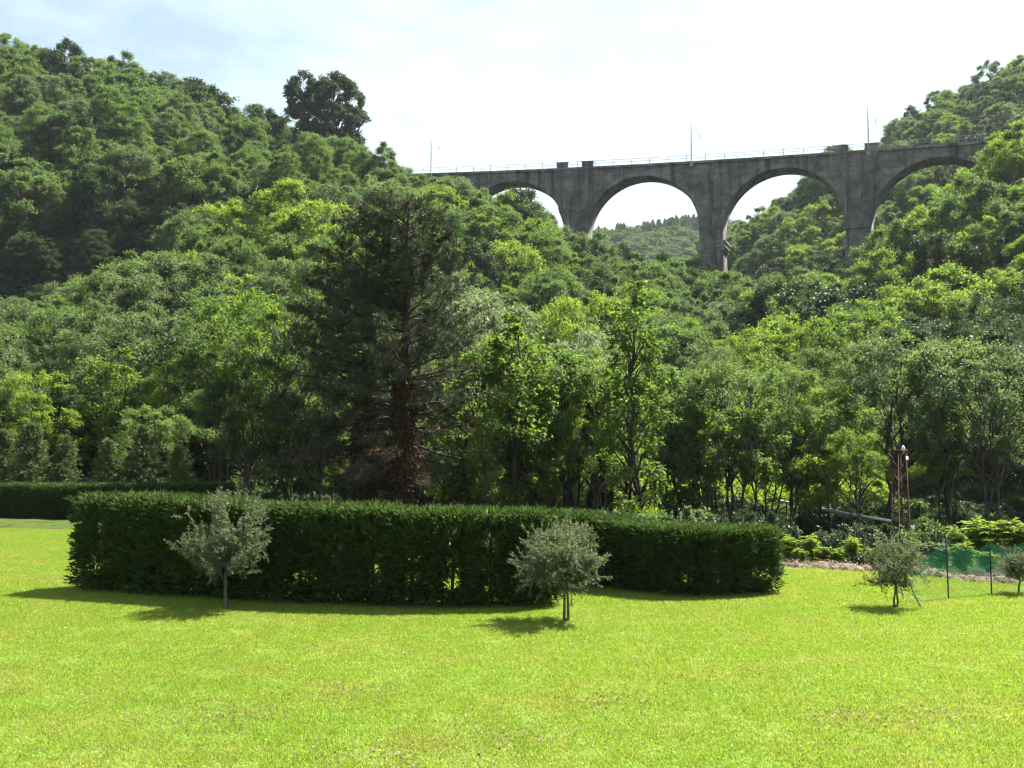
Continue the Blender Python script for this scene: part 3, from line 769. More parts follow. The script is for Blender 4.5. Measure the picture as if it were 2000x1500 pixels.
# ------------------------------------------------------------------ the two pines
def pine(seed, H, width, dead_to, name, label, px, Y, tr, lean):
    rng = np.random.default_rng(seed)
    x, y, _ = at(px, 900, Y)
    z = float(ground(x, y)) - .1
    t = thing(name, label, 'pine tree', (x, y, z), 0, 'pair of tall dark pines behind the hedge')
    T, L, D, BR = Tubes(), Leaves(), Leaves(), Tubes()
    tt = np.linspace(0, 1, 12)
    ax = np.stack([lean * H * tt ** 1.3 + np.cumsum(rng.normal(size=12) * .03), np.cumsum(rng.normal(size=12) * .03), tt * H * .97], -1); ax -= ax[0]
    T.add(ax, tr * (1 - tt) ** .75 + .03, 9)
    zz = 3.4
    while zz < H * .985:
        f = zz / H
        for q in range(rng.integers(6, 9) if zz > .42 * H else rng.integers(4, 7)):
            a = rng.uniform(0, 6.28)
            ln = width * (min(1.0, .58 + f * .84) if f < .5 else max(0, 1 - (f - .5) / .56) ** .95) * rng.uniform(.6, 1.15) + .35
            zq = zz + rng.uniform(-.13, .13)
            b = np.array([np.interp(zq, ax[:, 2], ax[:, 0]), np.interp(zq, ax[:, 2], ax[:, 1]), zq])
            rise = (-.28 if f < .35 else -.05 + .9 * (f - .35)) + rng.normal() * .08
            s = np.linspace(0, 1, 6)
            d = np.array([math.cos(a), math.sin(a), 0])
            pts = b + d * (ln * s)[:, None] + np.array([0, 0, 1]) * (ln * (rise * s + .18 * s ** 2 - (.10 * s if f < .5 else 0)))[:, None] + rng.normal(size=(6, 3)) * .03 * ln * s[:, None]
            BR.add(pts, np.linspace(.012 + .022 * ln * .6, .008, 6), 5)
            dead = f < dead_to and rng.random() < (.9 if math.cos(a) > -.2 else .4)
            tgt = D if dead else L
            nt = int(6 + ln * (4 if dead else (9.5 if f > .5 else 6.0)))
            for k in range(nt):          # side twigs carrying tufts
                u = rng.uniform(.28, 1.0) ** .8
                p0 = np.array([np.interp(u, s, pts[:, j]) for j in range(3)])
                sd = unit(d * .7 + rng.normal(size=3) * np.array([.8, .8, .35]) + np.array([0, 0, .25 + .3 * f]))
                tl = (.25 + .35 * (1 - u) * ln * .4) * rng.uniform(.6, 1.2)
                p1 = p0 + sd * tl
                m = 17 if not dead else 10
                w = rng.uniform(.55, 1.0, m)
                pp = p0 + (p1 - p0) * w[:, None]
                nd = unit(sd * .75 + rng.normal(size=(m, 3)) * .62)
                tgt.add(pp, nd, rng.normal(size=(m, 3)), rng.uniform(.15, .26, m), rng.uniform(.030, .046, m), 0)
        zz += .50
    trunk = link('trunk', T.mesh('pine_trunk', M['bark_dark']), t)
    link('branches', BR.mesh('pine_branches', M['bark_dark']), t)
    link('crown', L.mesh('pine_crown', M['pine']), t)
    tag(link('dead_sprays', D.mesh('pine_dead_sprays', M['pine_dead']), t), 'brown dried lower needle sprays')
    I = Leaves()
    n = 5200
    h = rng.uniform(0, 1, n) ** 1.1 * H * .50
    a = rng.uniform(0, 6.28, n)
    rr = (tr * 1.15 + .24 * (1 - h / (H * .52)) ** .6) * rng.uniform(.7, 1.15, n)
    cx = np.interp(h, ax[:, 2], ax[:, 0]); cy = np.interp(h, ax[:, 2], ax[:, 1])
    out = np.stack([np.cos(a), np.sin(a), np.zeros(n)], -1)
    I.add(np.stack([cx, cy, h], -1) + out * rr[:, None], out * .4 + rng.normal(size=(n, 3)) * .5 + np.array([0, 0, -.7]), out + rng.normal(size=(n, 3)) * .4, rng.uniform(.1, .2, n), rng.uniform(.08, .14, n))
    tag(link('ivy', I.mesh('withered_ivy', M['ivy_brown']), t), 'reddish brown withered ivy wrapped round the trunk')
pine(101, 14.8, 3.9, .40, 'pine_tree', 'thicker pine with red-brown withered ivy on its lit trunk side', 788, 42, .34, .002)
pine(102, 14.4, 4.0, .33, 'pine_tree', 'thinner dark pine standing behind the shoulder of the ivy-clad pine', 708, 43.5, .26, -.002)

# ------------------------------------------------------------------ young conifers behind the back hedge
def conifer(seed, H, w):
    rng = np.random.default_rng(seed); T, L = Tubes(), Leaves()
    T.add([(0, 0, 0), (0, 0, H * .5), (0, 0, H * .97)], [.07, .045, .01], 6)
    n = 300
    for k in range(n):
        f = rng.uniform(.03, 1) ** 1.1; zq = f * H; a = rng.uniform(0, 6.28)
        ln = (w * (1 - f) ** .8 + .12) * rng.uniform(.7, 1.15)
        d = np.array([math.cos(a), math.sin(a), -.12 + .5 * f])
        m = 26
        s = rng.uniform(.15, 1, m)
        p = np.array([0, 0, zq]) + d * (ln * s)[:, None] + np.array([0, 0, .15]) * (s ** 2 * ln)[:, None] + rng.normal(size=(m, 3)) * .05
        L.add(p, d * .6 + rng.normal(size=(m, 3)) * .45 + np.array([0, 0, .1]), rng.normal(size=(m, 3)) * .5 + np.array([0, 0, 1]), rng.uniform(.10, .22, m), rng.uniform(.035, .06, m))
    return T.mesh('conifer_trunk', M['bark_dark']), L.mesh('conifer_crown', M['spruce']), H
PROTO['conifer0'] = conifer(201, 4.0, 1.25); PROTO['conifer1'] = conifer(202, 3.6, 1.15)
for i, (px, yt, Y, lab) in enumerate([(10, 850, 48.5, 'half-hidden young conifer at the picture edge behind the back hedge'), (62, 838, 48, 'yellowish young conifer right under the forked locust trunk'),
                                      (128, 860, 48, 'dusky young conifer between the yellowish one and the pointed conifer'), (213, 868, 47.5, 'pointed young conifer over the near hedge corner'),
                                      (282, 842, 48.5, 'taller young conifer with a thin leader next to the pointed one'), (352, 880, 47.5, 'last small conifer of the row, beside the big broad-leaved trees')]):
    top_tree('young_conifer', lab, 'conifer', px, yt, Y, 'conifer%d' % (i % 2), None, 1.0, 'young conifers behind the back hedge')

# ------------------------------------------------------------------ hedges: rows of clipped cypress plants
def hedge_plant(seed, H, hx, hy):
    rng = np.random.default_rng(seed); T, L = Tubes(), Leaves()
    T.add([(0, 0, 0), (rng.normal() * .04, 0, H * .5), (0, 0, H * .9)], [.05, .04, .015], 6)
    for k in range(7):
        a = rng.uniform(0, 6.28); z0 = rng.uniform(.15, .8) * H
        T.add([(0, 0, z0), (math.cos(a) * hx * .7, math.sin(a) * hy * .7, z0 + .3)], [.018, .008], 4)
    n = 2300
    d = rng.normal(size=(n, 3)); d = unit(d)
    # box-like clipped outline
    e = np.abs(d); k = 1 / np.max(e / np.array([1, 1, 1]), axis=1)
    q = d * k[:, None] * (1 - np.abs(rng.normal(size=n)) * .16)[:, None]
    p = q * np.array([hx, hy, H * .49]) + np.array([0, 0, H * .53])
    hole = np.sin(p[:, 0] * 5.1 + seed) * np.sin(p[:, 2] * 4.3 + 2 * seed) + .6 * np.sin(p[:, 0] * 9 + p[:, 2] * 7 + seed)
    keep = (hole > -.62) | (p[:, 2] > H * .74) | (rng.random(n) < .25)
    keep &= (p[:, 2] > .10 * H) | (rng.random(n) < .4)
    p, q = p[keep], q[keep]; n = len(p)
    out = unit(q * np.array([1, 1, .5])) * np.array([1, 1, .7]) + np.array([0, 0, .42])
    for j in range(5):
        dd = unit(out + rng.normal(size=(n, 3)) * .42)
        L.add(p + rng.normal(size=(n, 3)) * .035, dd, np.cross(dd, rng.normal(size=(n, 3))), rng.uniform(.09, .25, n), rng.uniform(.026, .055, n), .05)
    m = 60                                                       # unclipped shoots on the top
    p = np.stack([rng.uniform(-hx, hx, m), rng.uniform(-hy, hy, m), np.full(m, H * .99)], -1)
    for j in range(6):
        L.add(p + np.array([0, 0, .025]) * j, rng.normal(size=(m, 3)) * .6 + np.array([.2, 0, .9]), rng.normal(size=(m, 3)), rng.uniform(.07, .15, m), .03, .05)
    return T.mesh('cypress_stem', M['bark']), L.mesh('cypress_sprays', M['hedge'])
HP = [hedge_plant(301 + i, 2.05, .62, .50) for i in range(4)]
def hedge(name, label, pts, h0, h1, sp, group='clipped cypress hedges on the lawn'):
    pts = np.array(pts, float)
    seg = np.linalg.norm(np.diff(pts, axis=0), axis=1); cum = np.concatenate([[0], np.cumsum(seg)])
    n = int(round(cum[-1] / sp)) + 1
    t = thing(name, label, 'hedge', (pts[0][0], pts[0][1], 0), 0, group)
    for i, s in enumerate(np.linspace(0, cum[-1], n)):
        x, y = np.interp(s, cum, pts[:, 0]), np.interp(s, cum, pts[:, 1])
        x2, y2 = np.interp(min(s + .3, cum[-1]), cum, pts[:, 0]), np.interp(min(s + .3, cum[-1]), cum, pts[:, 1])
        x1, y1 = np.interp(max(s - .3, 0), cum, pts[:, 0]), np.interp(max(s - .3, 0), cum, pts[:, 1])
        h = (h0 + (h1 - h0) * s / cum[-1]) * random.uniform(.98, 1.03)
        e = link('cypress_plant', HP[random.randrange(4)][1] if False else HP[i % 4][1], t, (x - pts[0][0], y - pts[0][1], 0))
        e.rotation_euler = (0, 0, math.atan2(y2 - y1, x2 - x1) + random.choice((0, math.pi)) + random.uniform(-.05, .05))
        e.scale = (sp * 1.02, random.uniform(.95, 1.08), h / 2.05)
        link('stem', HP[i % 4][0], e)
def gp(px, py, dy=0.55):
    x, y = on_ground(px, py); return (x, y + dy)
hedge('hedge', 'long dark clipped cypress hedge across the lawn behind two olive trees', [gp(188, 1158), gp(330, 1167), gp(500, 1178), gp(700, 1187), gp(860, 1191), gp(1040, 1188)], 2.16, 1.98, .92)
hedge('hedge', 'shorter clipped cypress hedge ending square on the open lawn towards the net fence', [(0.2, 26.2), gp(1180, 1146), gp(1240, 1156), gp(1320, 1166), gp(1400, 1167), gp(1478, 1163)], 1.72, 1.46, .84)
hedge('hedge', 'low dark hedge at the far back corner of the lawn', [(-34, 45.4), (-24, 45.2), (-13, 44.4)], 1.45, 1.5, .98)

# ------------------------------------------------------------------ olive trees
def olive(seed, H, w, cb, stems, px, py, label, nl=44, side=0.0, z=0.0):
    rng = np.random.default_rng(seed)
    x, y = on_ground(px, py, z)
    t = thing('olive_tree', label, 'olive tree', (x, y, z), 0, 'young olive trees on the lawn')
    T, L = Tubes(), Leaves()
    fork = H * cb; tk = .32 + .5 * H / 2.5
    for s in range(stems):
        o = (s - (stems - 1) / 2) * .07
        T.add([(o * 1.3, 0, -.03), (o, rng.normal() * .02, fork * .35), (o * .5 + rng.normal() * .015, 0, fork * .7), (0, 0, fork + .05)], np.array([.062, .05, .044, .04]) * tk * (.72 if stems > 1 else .95), 8)
    T.add([(0, 0, -.03), (0, 0, .06)], [.07 * tk, .035 * tk], 8)
    nb = 40 if H > 1.8 else 24
    for k in range(nb):
        a = k * 2.4 + rng.uniform(-.3, .3)
        f = rng.uniform(0, 1)
        r = w * (.35 + .65 * math.sqrt(rng.uniform(.1, 1))) * math.sqrt(max(.12, 1 - ((f - .42) / .66) ** 2))
        zt = fork + (H - fork) * (-.10 + 1.0 * f)
        tip = np.array([math.cos(a) * r + side * w * (1 - f), math.sin(a) * r, zt])
        b = np.array([0, 0, fork + .45 * max(.05, zt - fork) * rng.uniform(.3, 1)])
        m = (b + tip) / 2 + np.array([0, 0, .08]) + rng.normal(size=3) * .05
        T.add([(0, 0, fork * .9), b, m, tip], [.028, .022, .014, .005], 5)
        for q in range(13):            # shoots with narrow leaves
            u = rng.uniform(.35, 1.0)
            p0 = b + (tip - b) * u + rng.normal(size=3) * .06
            sd = unit((tip - b) * .6 / max(r, .2) + rng.normal(size=3) * .7 + np.array([0, 0, .55]))
            ln = rng.uniform(.18, .42) * (1.25 if zt > H * .8 else 1)
            p1 = p0 + sd * ln; p1[2] -= .05
            T.add([p0, p1], [.005, .002], 3)
            s = rng.uniform(.05, 1, nl)
            pp = p0 + (p1 - p0) * s[:, None]
            L.add(pp, sd * .6 + rng.normal(size=(nl, 3)) * .75, rng.normal(size=(nl, 3)) + np.array([0, 0, .6]), rng.uniform(.045, .085, nl), rng.uniform(.013, .021, nl), .05)
    for q in range(16):                # upright whips on the top
        a = rng.uniform(0, 6.28); r = w * .6 * math.sqrt(rng.random())
        p0 = np.array([math.cos(a) * r, math.sin(a) * r, H * rng.uniform(.78, .9)]); p1 = p0 + np.array([rng.normal() * .05, rng.normal() * .05, H * rng.uniform(.08, .16)])
        T.add([p0, p1], [.005, .002], 3)
        s = rng.uniform(0, 1, 34); pp = p0 + (p1 - p0) * s[:, None]
        L.add(pp, rng.normal(size=(34, 3)) * .6 + np.array([0, 0, .7]), rng.normal(size=(34, 3)), rng.uniform(.045, .08, 34), rng.uniform(.013, .02, 34), .05)
    link('trunk', T.mesh('olive_trunk', M['bark_grey']), t); link('crown', L.mesh('olive_crown', M['olive']), t)
olive(401, 2.55, .94, .36, 1, 440, 1190, 'tallest young olive tree before the long hedge, its crown rising above the hedge top')
olive(402, 2.0, .90, .40, 2, 1106, 1213, 'forked young olive tree where the long hedge ends, with twin dark stems', side=-.25)
olive(403, 1.45, .60, .36, 2, 1750, 1187, 'smallest young olive tree beside the green net fence', 24)
olive(404, 1.55, .55, .42, 1, 1127, 1152, 'olive tree mostly hidden behind the forked one at the hedge gap', 30)
olive(405, .8, .24, .5, 1, 1990, 1160, 'little olive sapling behind the net fence at the picture edge', 10)

# ------------------------------------------------------------------ edge of the lawn: cuttings, shrubs
def heap_strip():
    pts = [on_ground(px, py) for px, py in ((1505, 1104), (1560, 1108), (1620, 1111), (1690, 1117), (1760, 1121), (1830, 1128), (1910, 1137), (1990, 1142))]
    rng = np.random.default_rng(5)
    P = np.array(pts); n = 90
    s = np.linspace(0, 1, n); base = np.stack([np.interp(s, np.linspace(0, 1, len(P)), P[:, 0]), np.interp(s, np.linspace(0, 1, len(P)), P[:, 1])], -1)
    hgt = .10 + .07 * np.sin(s * 37) * np.sin(s * 17 + 1) + .04 * rng.normal(size=n)
    hgt = np.clip(hgt, .03, .24)
    rows = []
    for w, f in ((-.12, -.06), (.08, .55), (.35, 1.0), (.75, .8), (1.1, -.15)):
        rows.append(np.stack([base[:, 0] + rng.normal(size=n) * .04, base[:, 1] + w + rng.normal(size=n) * .04, hgt * f + (.0 if f > 0 else -.05)], -1))
    A = np.stack(rows); k, m = A.shape[:2]
    i = np.arange(m - 1)[None] + m * np.arange(k - 1)[:, None]
    F = np.stack([i, i + 1, i + m + 1, i + m], -1).reshape(-1, 4)
    o = link('dry_cuttings', mesh_np('dry_cuttings', A.reshape(-1, 3), F, M['mulch'], 4, True))
    tag(o, 'low bank of dry brown hay and cuttings along the lawn edge', None, None, 'stuff')
    L = Leaves(); q = 5000
    j = rng.integers(0, n, q)
    w = rng.uniform(-.15, 1.0, q)
    p = np.stack([base[j, 0] + rng.normal(size=q) * .1, base[j, 1] + w, hgt[j] * rng.uniform(.4, 1.1, q)], -1)
    L.add(p, rng.normal(size=(q, 3)) * np.array([1, 1, .3]), rng.normal(size=(q, 3)) * .3 + np.array([0, 0, 1]), rng.uniform(.06, .2, q), rng.uniform(.008, .02, q))
    tag(link('loose_hay', L.mesh('loose_hay', M['straw'])), 'loose dry hay stalks on the brown bank by the lawn', None, None, 'stuff')
heap_strip()

def frond_shrub(seed, H, stems, mat):
    rng = np.random.default_rng(seed); T, L = Tubes(), Leaves()
    for s in range(stems):
        a = rng.uniform(0, 6.28); h = H * rng.uniform(.55, 1.0); o = rng.uniform(0, .45) * H * .6
        b = np.array([math.cos(a) * o * .4, math.sin(a) * o * .4, 0]); tip = np.array([math.cos(a) * o, math.sin(a) * o, h])
        m = (b + tip) / 2 + np.array([0, 0, .12 * H])
        T.add([b, m, tip], [.013, .009, .004], 4)
        for k in range(15):
            u = rng.uniform(.25, 1); p = b + (tip - b) * u + np.array([0, 0, .12 * H * 4 * u * (1 - u)])
            d = unit(np.array([rng.normal(), rng.normal(), .25]))
            n = 9; q = np.linspace(.15, 1, n)
            pp = p + d * (q * .26)[:, None] - np.array([0, 0, .08]) * (q ** 2)[:, None]
            side = np.cross(d, [0, 0, 1.0]); sg = np.where(np.arange(n) % 2, 1, -1)[:, None]
            L.add(pp, side * sg * .9 + d * .5 + rng.normal(size=(n, 3)) * .15 + np.array([0, 0, -.2]), np.array([0, 0, 1.0]) + rng.normal(size=(n, 3)) * .25, rng.uniform(.11, .18, n), rng.uniform(.05, .08, n))
    return T.mesh('shrub_stems', M['bark']), L.mesh('shrub_leaves', M[mat]), H
PROTO['frond0'] = frond_shrub(501, 1.3, 14, 'shrub'); PROTO['frond1'] = frond_shrub(502, 1.1, 16, 'shrub'); PROTO['frond2'] = frond_shrub(503, 1.7, 18, 'shrub')
def shrub(label, px, ytop, Y, proto, mat=None, wide=1.0, name='shrub', group='shrubs behind the lawn edge'):
    x, y, zt = at(px, ytop, Y); g = float(ground(x, y)) - .05
    tk, cr, H = PROTO[proto]
    if mat:
        if (proto, mat) not in PROTO: PROTO[(proto, mat)] = with_mat(cr, mat)
        cr = PROTO[(proto, mat)]
    k = max(.35, (zt - g) / H)
    t = thing(name, label, 'shrub', (x, y, g), random.uniform(0, 6.28), group)
    t.scale = (k * wide, k * wide, k)
    link('stems', tk, t); link('foliage', cr, t)
SH = [
 ('yellow-green shrub touching the square end of the short hedge', 1532, 1046, 29.8, 'frond0', None, 1.25),
 ('low yellow-green shrub second along the brown hay bank', 1562, 1072, 29.3, 'frond1', None, 1.2),
 ('taller yellow-green shrub third along the brown hay bank', 1582, 1044, 30.6, 'frond2', None, 1.0),
 ('spreading yellow-green shrub near the middle of the hay bank', 1606, 1068, 29.4, 'frond1', None, 1.25),
 ('tufted yellow-green shrub just past the middle of the hay bank', 1638, 1072, 29.3, 'frond0', None, 1.25),
 ('tall lime-green shrub with drooping fronds beside the smallest olive', 1664, 1048, 29.6, 'frond2', None, 1.0),
 ('lime-green shrub just behind the smallest olive crown', 1700, 1072, 29.0, 'frond0', None, 1.15),
 ('bluish green shrub seen through the net beside the smallest olive', 1790, 1058, 28.8, 'frond0', 'locust_grey', 1.2),
 ('green shrub behind the first tall net post', 1835, 1062, 28.6, 'frond1', 'locust_grey', 1.2),
 ('leafy green shrub seen through the net between its two tall posts', 1880, 1062, 28.0, 'frond0', 'locust_bright', 1.2),
 ('green shrub behind the second tall net post', 1930, 1078, 27.5, 'frond1', 'locust_bright', 1.2),
 ('low green shrub behind the net near the little olive sapling', 1985, 1085, 27.0, 'frond1', 'locust', 1.2),
 ('olive-green shrub standing over the net top by its first post', 1865, 1028, 31.5, 'frond2', 'locust_bright', .9),
 ('large golden-green shrub over the sagging net beyond the second post', 1925, 1012, 30.5, 'frond2', None, 1.35),
 ('golden-green shrub at the picture edge over the net', 1990, 1016, 30, 'frond2', None, 1.3),
 ('dark glossy shrub with silver glints behind the lime shrubs', 1660, 1022, 33.5, 'bush1', None, 1.0),
 ('dark glossy shrub against the foot of the rusty lattice mast', 1712, 1016, 36, 'bush1', None, .9),
 ('dark glossy bush above the end of the short hedge', 1497, 992, 38, 'bush1', None, .7),
 ('dark glossy bush behind the middle of the short hedge', 1430, 990, 39, 'bush1', None, .7),
 ('grey-green bush before the tallest alder foot', 1215, 990, 39, 'bush1', 'locust_grey', .8),
 ('pale bush on the hedge side of the tallest alder foot', 1330, 985, 39, 'bush1', 'locust_grey', .8),
 ('light green bush lit between alder trunks behind the hedge', 1050, 945, 52, 'bush0', None, 1.2),
 ('bright green bush under the thicket before the stone ledge', 1105, 945, 55, 'bush0', None, 1.2),
 ('bright bush low between pines and full-crowned alder', 915, 955, 50, 'bush0', None, 1.1),
 ('lit green bush beyond the thicket stems', 1300, 950, 52, 'bush0', None, 1.0),
 ('green bush in the shade behind the ivy-clad pine', 850, 960, 46, 'bush1', None, .9),
 ('yellow-green bush behind the hedge above the forked olive', 1270, 1000, 40, 'bush0', None, .5),
 ('dusky bush beyond the lattice mast above the net', 1815, 1020, 35, 'bush1', 'locust', .9),
]
for lab, px, yt, Y, pr, mt, wd in SH:
    lab = lab.replace('grey-green bush left of the', 'grey-green bush before the').replace('lit green bush right of the', 'lit green bush beyond the')
    shrub(lab, px, yt, Y, pr, mt, wd)

# ------------------------------------------------------------------ net fence
def net_fence():
    B = [on_ground(px, py) for px, py in ((1772, 1176), (1853, 1170), (1937, 1162), (2030, 1155), (2200, 1140))]
    topz = [1.12, 1.42, 1.25, 1.45, 1.4]
    t = thing('net_fence', 'green plastic net fence sagging between thin dark posts beside the lawn', 'fence', (B[1][0], B[1][1], 0))
    o = np.array([B[1][0], B[1][1], 0])
    lean = [.0, -.04, -.02, 0, 0]
    for i, ((x, y), h) in enumerate(zip(B, topz)):
        if i == 0: continue
        q = Tubes(); q.add(np.array([(x, y, -.1), (x + lean[i] * .5, y, h * .5), (x + lean[i], y, h)]) - o, .016, 7)
        for zz in np.arange(.12, h, .12): q.add(np.array([(x + lean[i] * zz / h, y - .014, zz), (x + lean[i] * zz / h, y - .022, zz + .02)]) - o, .009, 5)
        link('post', q.mesh('net_post', M['post']), t)
    for (a, b) in (((1776, 1138), (1801, 1187)), ((1757, 1128), (1766, 1173))):
        xb, yb = on_ground(*b); xa, ya, za = at(a[0], a[1], yb + .35)
        q = Tubes(); q.add(np.array([(xb, yb, -.05), (xa, ya, za)]) - o, .016, 7); link('brace', q.mesh('net_brace', M['post']), t)
    rng = np.random.default_rng(8)
    V, A = [], []
    nz = 15
    cols = []
    d = 0
    for i in range(len(B) - 1):
        for u in np.linspace(0, 1, 15)[(0 if i == 0 else 1):]:
            x = B[i][0] + (B[i + 1][0] - B[i][0]) * u; y = B[i][1] + (B[i + 1][1] - B[i][1]) * u + .03
            h = topz[i] + (topz[i + 1] - topz[i]) * u - 4 * .24 * u * (1 - u)
            cols.append((x, y, h))
    cols = np.array(cols); cum = np.concatenate([[0], np.cumsum(np.linalg.norm(np.diff(cols[:, :2], axis=0), axis=1))])
    for (zlo, zhi, nm, off) in ((0.0, 1.0, 'net', 0.0), (.50, .985, 'folded_net', .035)):
        V, A = [], []
        for j in range(nz):
            f = zlo + (zhi - zlo) * j / (nz - 1)
            wv = .05 * np.sin(cum * 5 + f * 6 + off * 40) * (1 - abs(2 * f - 1)) + off + (.10 * (.05 - f) / .05 if f < .05 else 0)
            low = 1.0
            if nm == 'folded_net' and j == 0: low = 1 + .25 * np.sin(cum * 3.3)
            V.append(np.stack([cols[:, 0], cols[:, 1] + wv, np.maximum(.012, cols[:, 2] * f * low)], -1)); A.append(np.stack([cum, np.full(len(cum), f * 1.3), np.zeros(len(cum))], -1))
        V = np.concatenate(V) - o; A = np.concatenate(A); m = len(cols)
        i = np.arange(m - 1)[None] + m * np.arange(nz - 1)[:, None]
        F = np.stack([i, i + 1, i + m + 1, i + m], -1).reshape(-1, 4)
        link(nm, mesh_np(nm, V, F, M['net'], 4, True, {'net': A}), t)
net_fence()

# ------------------------------------------------------------------ lattice mast, pipe railing, stone ledge
def lattice_mast():
    Y = 43.0
    x, y, zb = at(1760, 1062, Y); zb = float(ground(x, y)) - .1
    _, _, zt = at(1760, 882, Y)
    H = zt - zb
    t = thing('lattice_mast', 'rusty brown lattice steel mast with a white insulator on top', 'mast', (x, y, zb), .25)
    w0, w1 = .29, .19
    def wq(z): return w0 + (w1 - w0) * z / H
    for sx in (-1, 1):
        for sy in (-1, 1):
            q = Tubes(); q.add([(sx * w0, sy * w0, 0), (sx * w1, sy * w1, H)], .04, 4); link('leg', q.mesh('mast_leg', M['rust']), t)
    z = .15; k = 0
    while z + .42 < H:
        a, b = wq(z), wq(z + .42); s = 1 if k % 2 else -1
        q = Tubes()
        for (p0, p1) in (((-a * s, -a, z), (b * s, -b, z + .42)), ((-a * s, a, z), (b * s, b, z + .42)), ((-a, -a * s, z), (-b, b * s, z + .42)), ((a, -a * s, z), (b, b * s, z + .42))):
            q.add([p0, p1], .032, 4)
        link('lacing', q.mesh('mast_lacing', M['rust']), t)
        z += .42; k += 1
    q = Tubes(); q.box((-.24, -.24, H), (.24, .24, H + .07)); link('cap_plate', q.mesh('mast_cap', M['rust'], False), t)
    q = Tubes(); q.add([(.12, -.1, H + .07), (.12, -.1, H + .12), (.12, -.1, H + .2), (.12, -.1, H + .27)], [.05, .09, .06, .02], 9); link('insulator', q.mesh('mast_top_insulator', M['white']), t)
    q = Tubes(); q.add([(.18, -.26, H - .33), (.18, -.26, H - .2)], [.05, .05], 9); link('insulator', q.mesh('mast_side_insulator', M['white']), t)
    q = Tubes(); zp = at(1776, 1032, Y)[2] - zb; q.box((.22, -wq(zp) - .1, zp - .17), (.42, -wq(zp) - .085, zp + .17)); link('sign_plate', q.mesh('mast_plate', M['white'], False), t)
    q = Tubes(); q.add([(.22, -wq(zp), zp), (.32, -wq(zp) - .09, zp)], .012, 5); link('plate_bracket', q.mesh('mast_plate_bracket', M['rust']), t)
lattice_mast()

def pipe_railing():
    a, b = np.array(at(1522, 978, 52)), np.array(at(1738, 1017, 45))
    t = thing('pipe_railing', 'pale metal pipe slanting down through the dark wood beside the lattice mast', 'pipe', tuple(a))
    q = Tubes(); q.add([a - a, (b - a) * .5 + np.array([0, 0, -.02]), b - a], .065, 9); link('pipe', q.mesh('railing_pipe', M['white']), t)  # sunlight on the pale metal pipe is put in as white
    c, d = np.array(at(1598, 993, 49.4)), np.array(at(1656, 1010, 47.4))
    q = Tubes(); q.add([c - a, d - a], .04, 7); link('lower_rail', q.mesh('railing_lower', M['galv']), t)
    for u in (.08, .36, .62, .93):
        p = a + (b - a) * u; g = float(ground(p[0], p[1])) - .3
        q = Tubes(); q.add([(p[0] - a[0], p[1] - a[1] + .05, g - a[2]), (p[0] - a[0], p[1] - a[1] + .05, p[2] - a[2])], .05, 7); link('support', q.mesh('railing_support', M['rust']), t)
pipe_railing()

def ledge():
    x0, y, z = at(1020, 917, 76); x1, y1, z1 = at(1480, 912, 80)
    g = float(ground((x0 + x1) / 2, 78)) - 2
    t = thing('road_wall', 'low pale-topped stone road wall seen between the thicket stems', 'wall', (x0, y, g))
    q = Tubes()
    dx, dy = x1 - x0, y1 - y
    def slab(z0, z1_, n0, n1):
        ln = math.hypot(dx, dy); ex, ey = dx / ln, dy / ln
        P = [(0 * ex - n0 * ey * -1, 0), ]
        v = []
        for zz in (z0, z1_):
            for (s, n_) in ((0, n0), (ln, n0), (ln, n1), (0, n1)):
                v.append((s * ex - n_ * ey, s * ey + n_ * ex, zz))
        return np.array(v), np.array([[3, 2, 1, 0], [4, 5, 6, 7], [0, 1, 5, 4], [1, 2, 6, 5], [2, 3, 7, 6], [3, 0, 4, 7]])
    v, f = slab(0, z - g - .3, 0, 5); link('wall_face', mesh_np('wall_face', v, f, M['forest_floor']), t)
    v, f = slab(z - g - .297, z - g, -.15, 5.1); link('coping', mesh_np('coping', v, f, M['concrete']), t)
ledge()

# dry bank in front of the back hedge
def bank():
    pts = [(-40, 41.2), (-22, 41.2), (-13.5, 39.9)]
    P = np.array(pts); n = 50; s = np.linspace(0, 1, n)
    bx, by = np.interp(s, [0, .7, 1], P[:, 0]), np.interp(s, [0, .7, 1], P[:, 1])
    rng = np.random.default_rng(4); rows = []
    for w, h in ((-.3, -.03), (.3, .12), (1.2, .18), (2.6, .1), (5, .0), (6, -.15)):
        rows.append(np.stack([bx, by + w + rng.normal(size=n) * .06, np.full(n, h) + rng.normal(size=n) * .025], -1))
    A = np.stack(rows); k, m = A.shape[:2]
    i = np.arange(m - 1)[None] + m * np.arange(k - 1)[:, None]
    tag(link('grass_bank', mesh_np('grass_bank', A.reshape(-1, 3), np.stack([i, i + 1, i + m + 1, i + m], -1).reshape(-1, 4), M['bank'], 4, True)), 'dry patchy grass bank under the back hedge', None, None, 'structure')
bank()

# ------------------------------------------------------------------ grass
def grass_patch(seed, n, rad, h0, h1):
    rng = np.random.default_rng(seed); L = Leaves()
    r = rad * np.sqrt(rng.random(n)); a = rng.uniform(0, 6.28, n)
    p = np.stack([r * np.cos(a), r * np.sin(a), np.zeros(n)], -1)
    d = rng.normal(size=(n, 3)) * .55; d[:, 2] = rng.uniform(.45, 1.0, n)
    L.add(p, d, rng.normal(size=(n, 3)) + np.array([0, 0, .2]), rng.uniform(h0, h1, n), rng.uniform(.005, .010, n), .08)
    me = L.mesh('grass_patch', M['blade'])
    return bpy.data.objects.new('grass_patch', me)
GP = [grass_patch(601 + i, 1150, .42, .028, .062) for i in range(5)]
xs, ys = np.meshgrid(np.arange(-34, 28, .5), np.arange(6, 42, .5))
xs = xs + R.uniform(-.16, .16, xs.shape); ys = ys + R.uniform(-.16, .16, ys.shape)
xs, ys = xs.ravel(), ys.ravel()
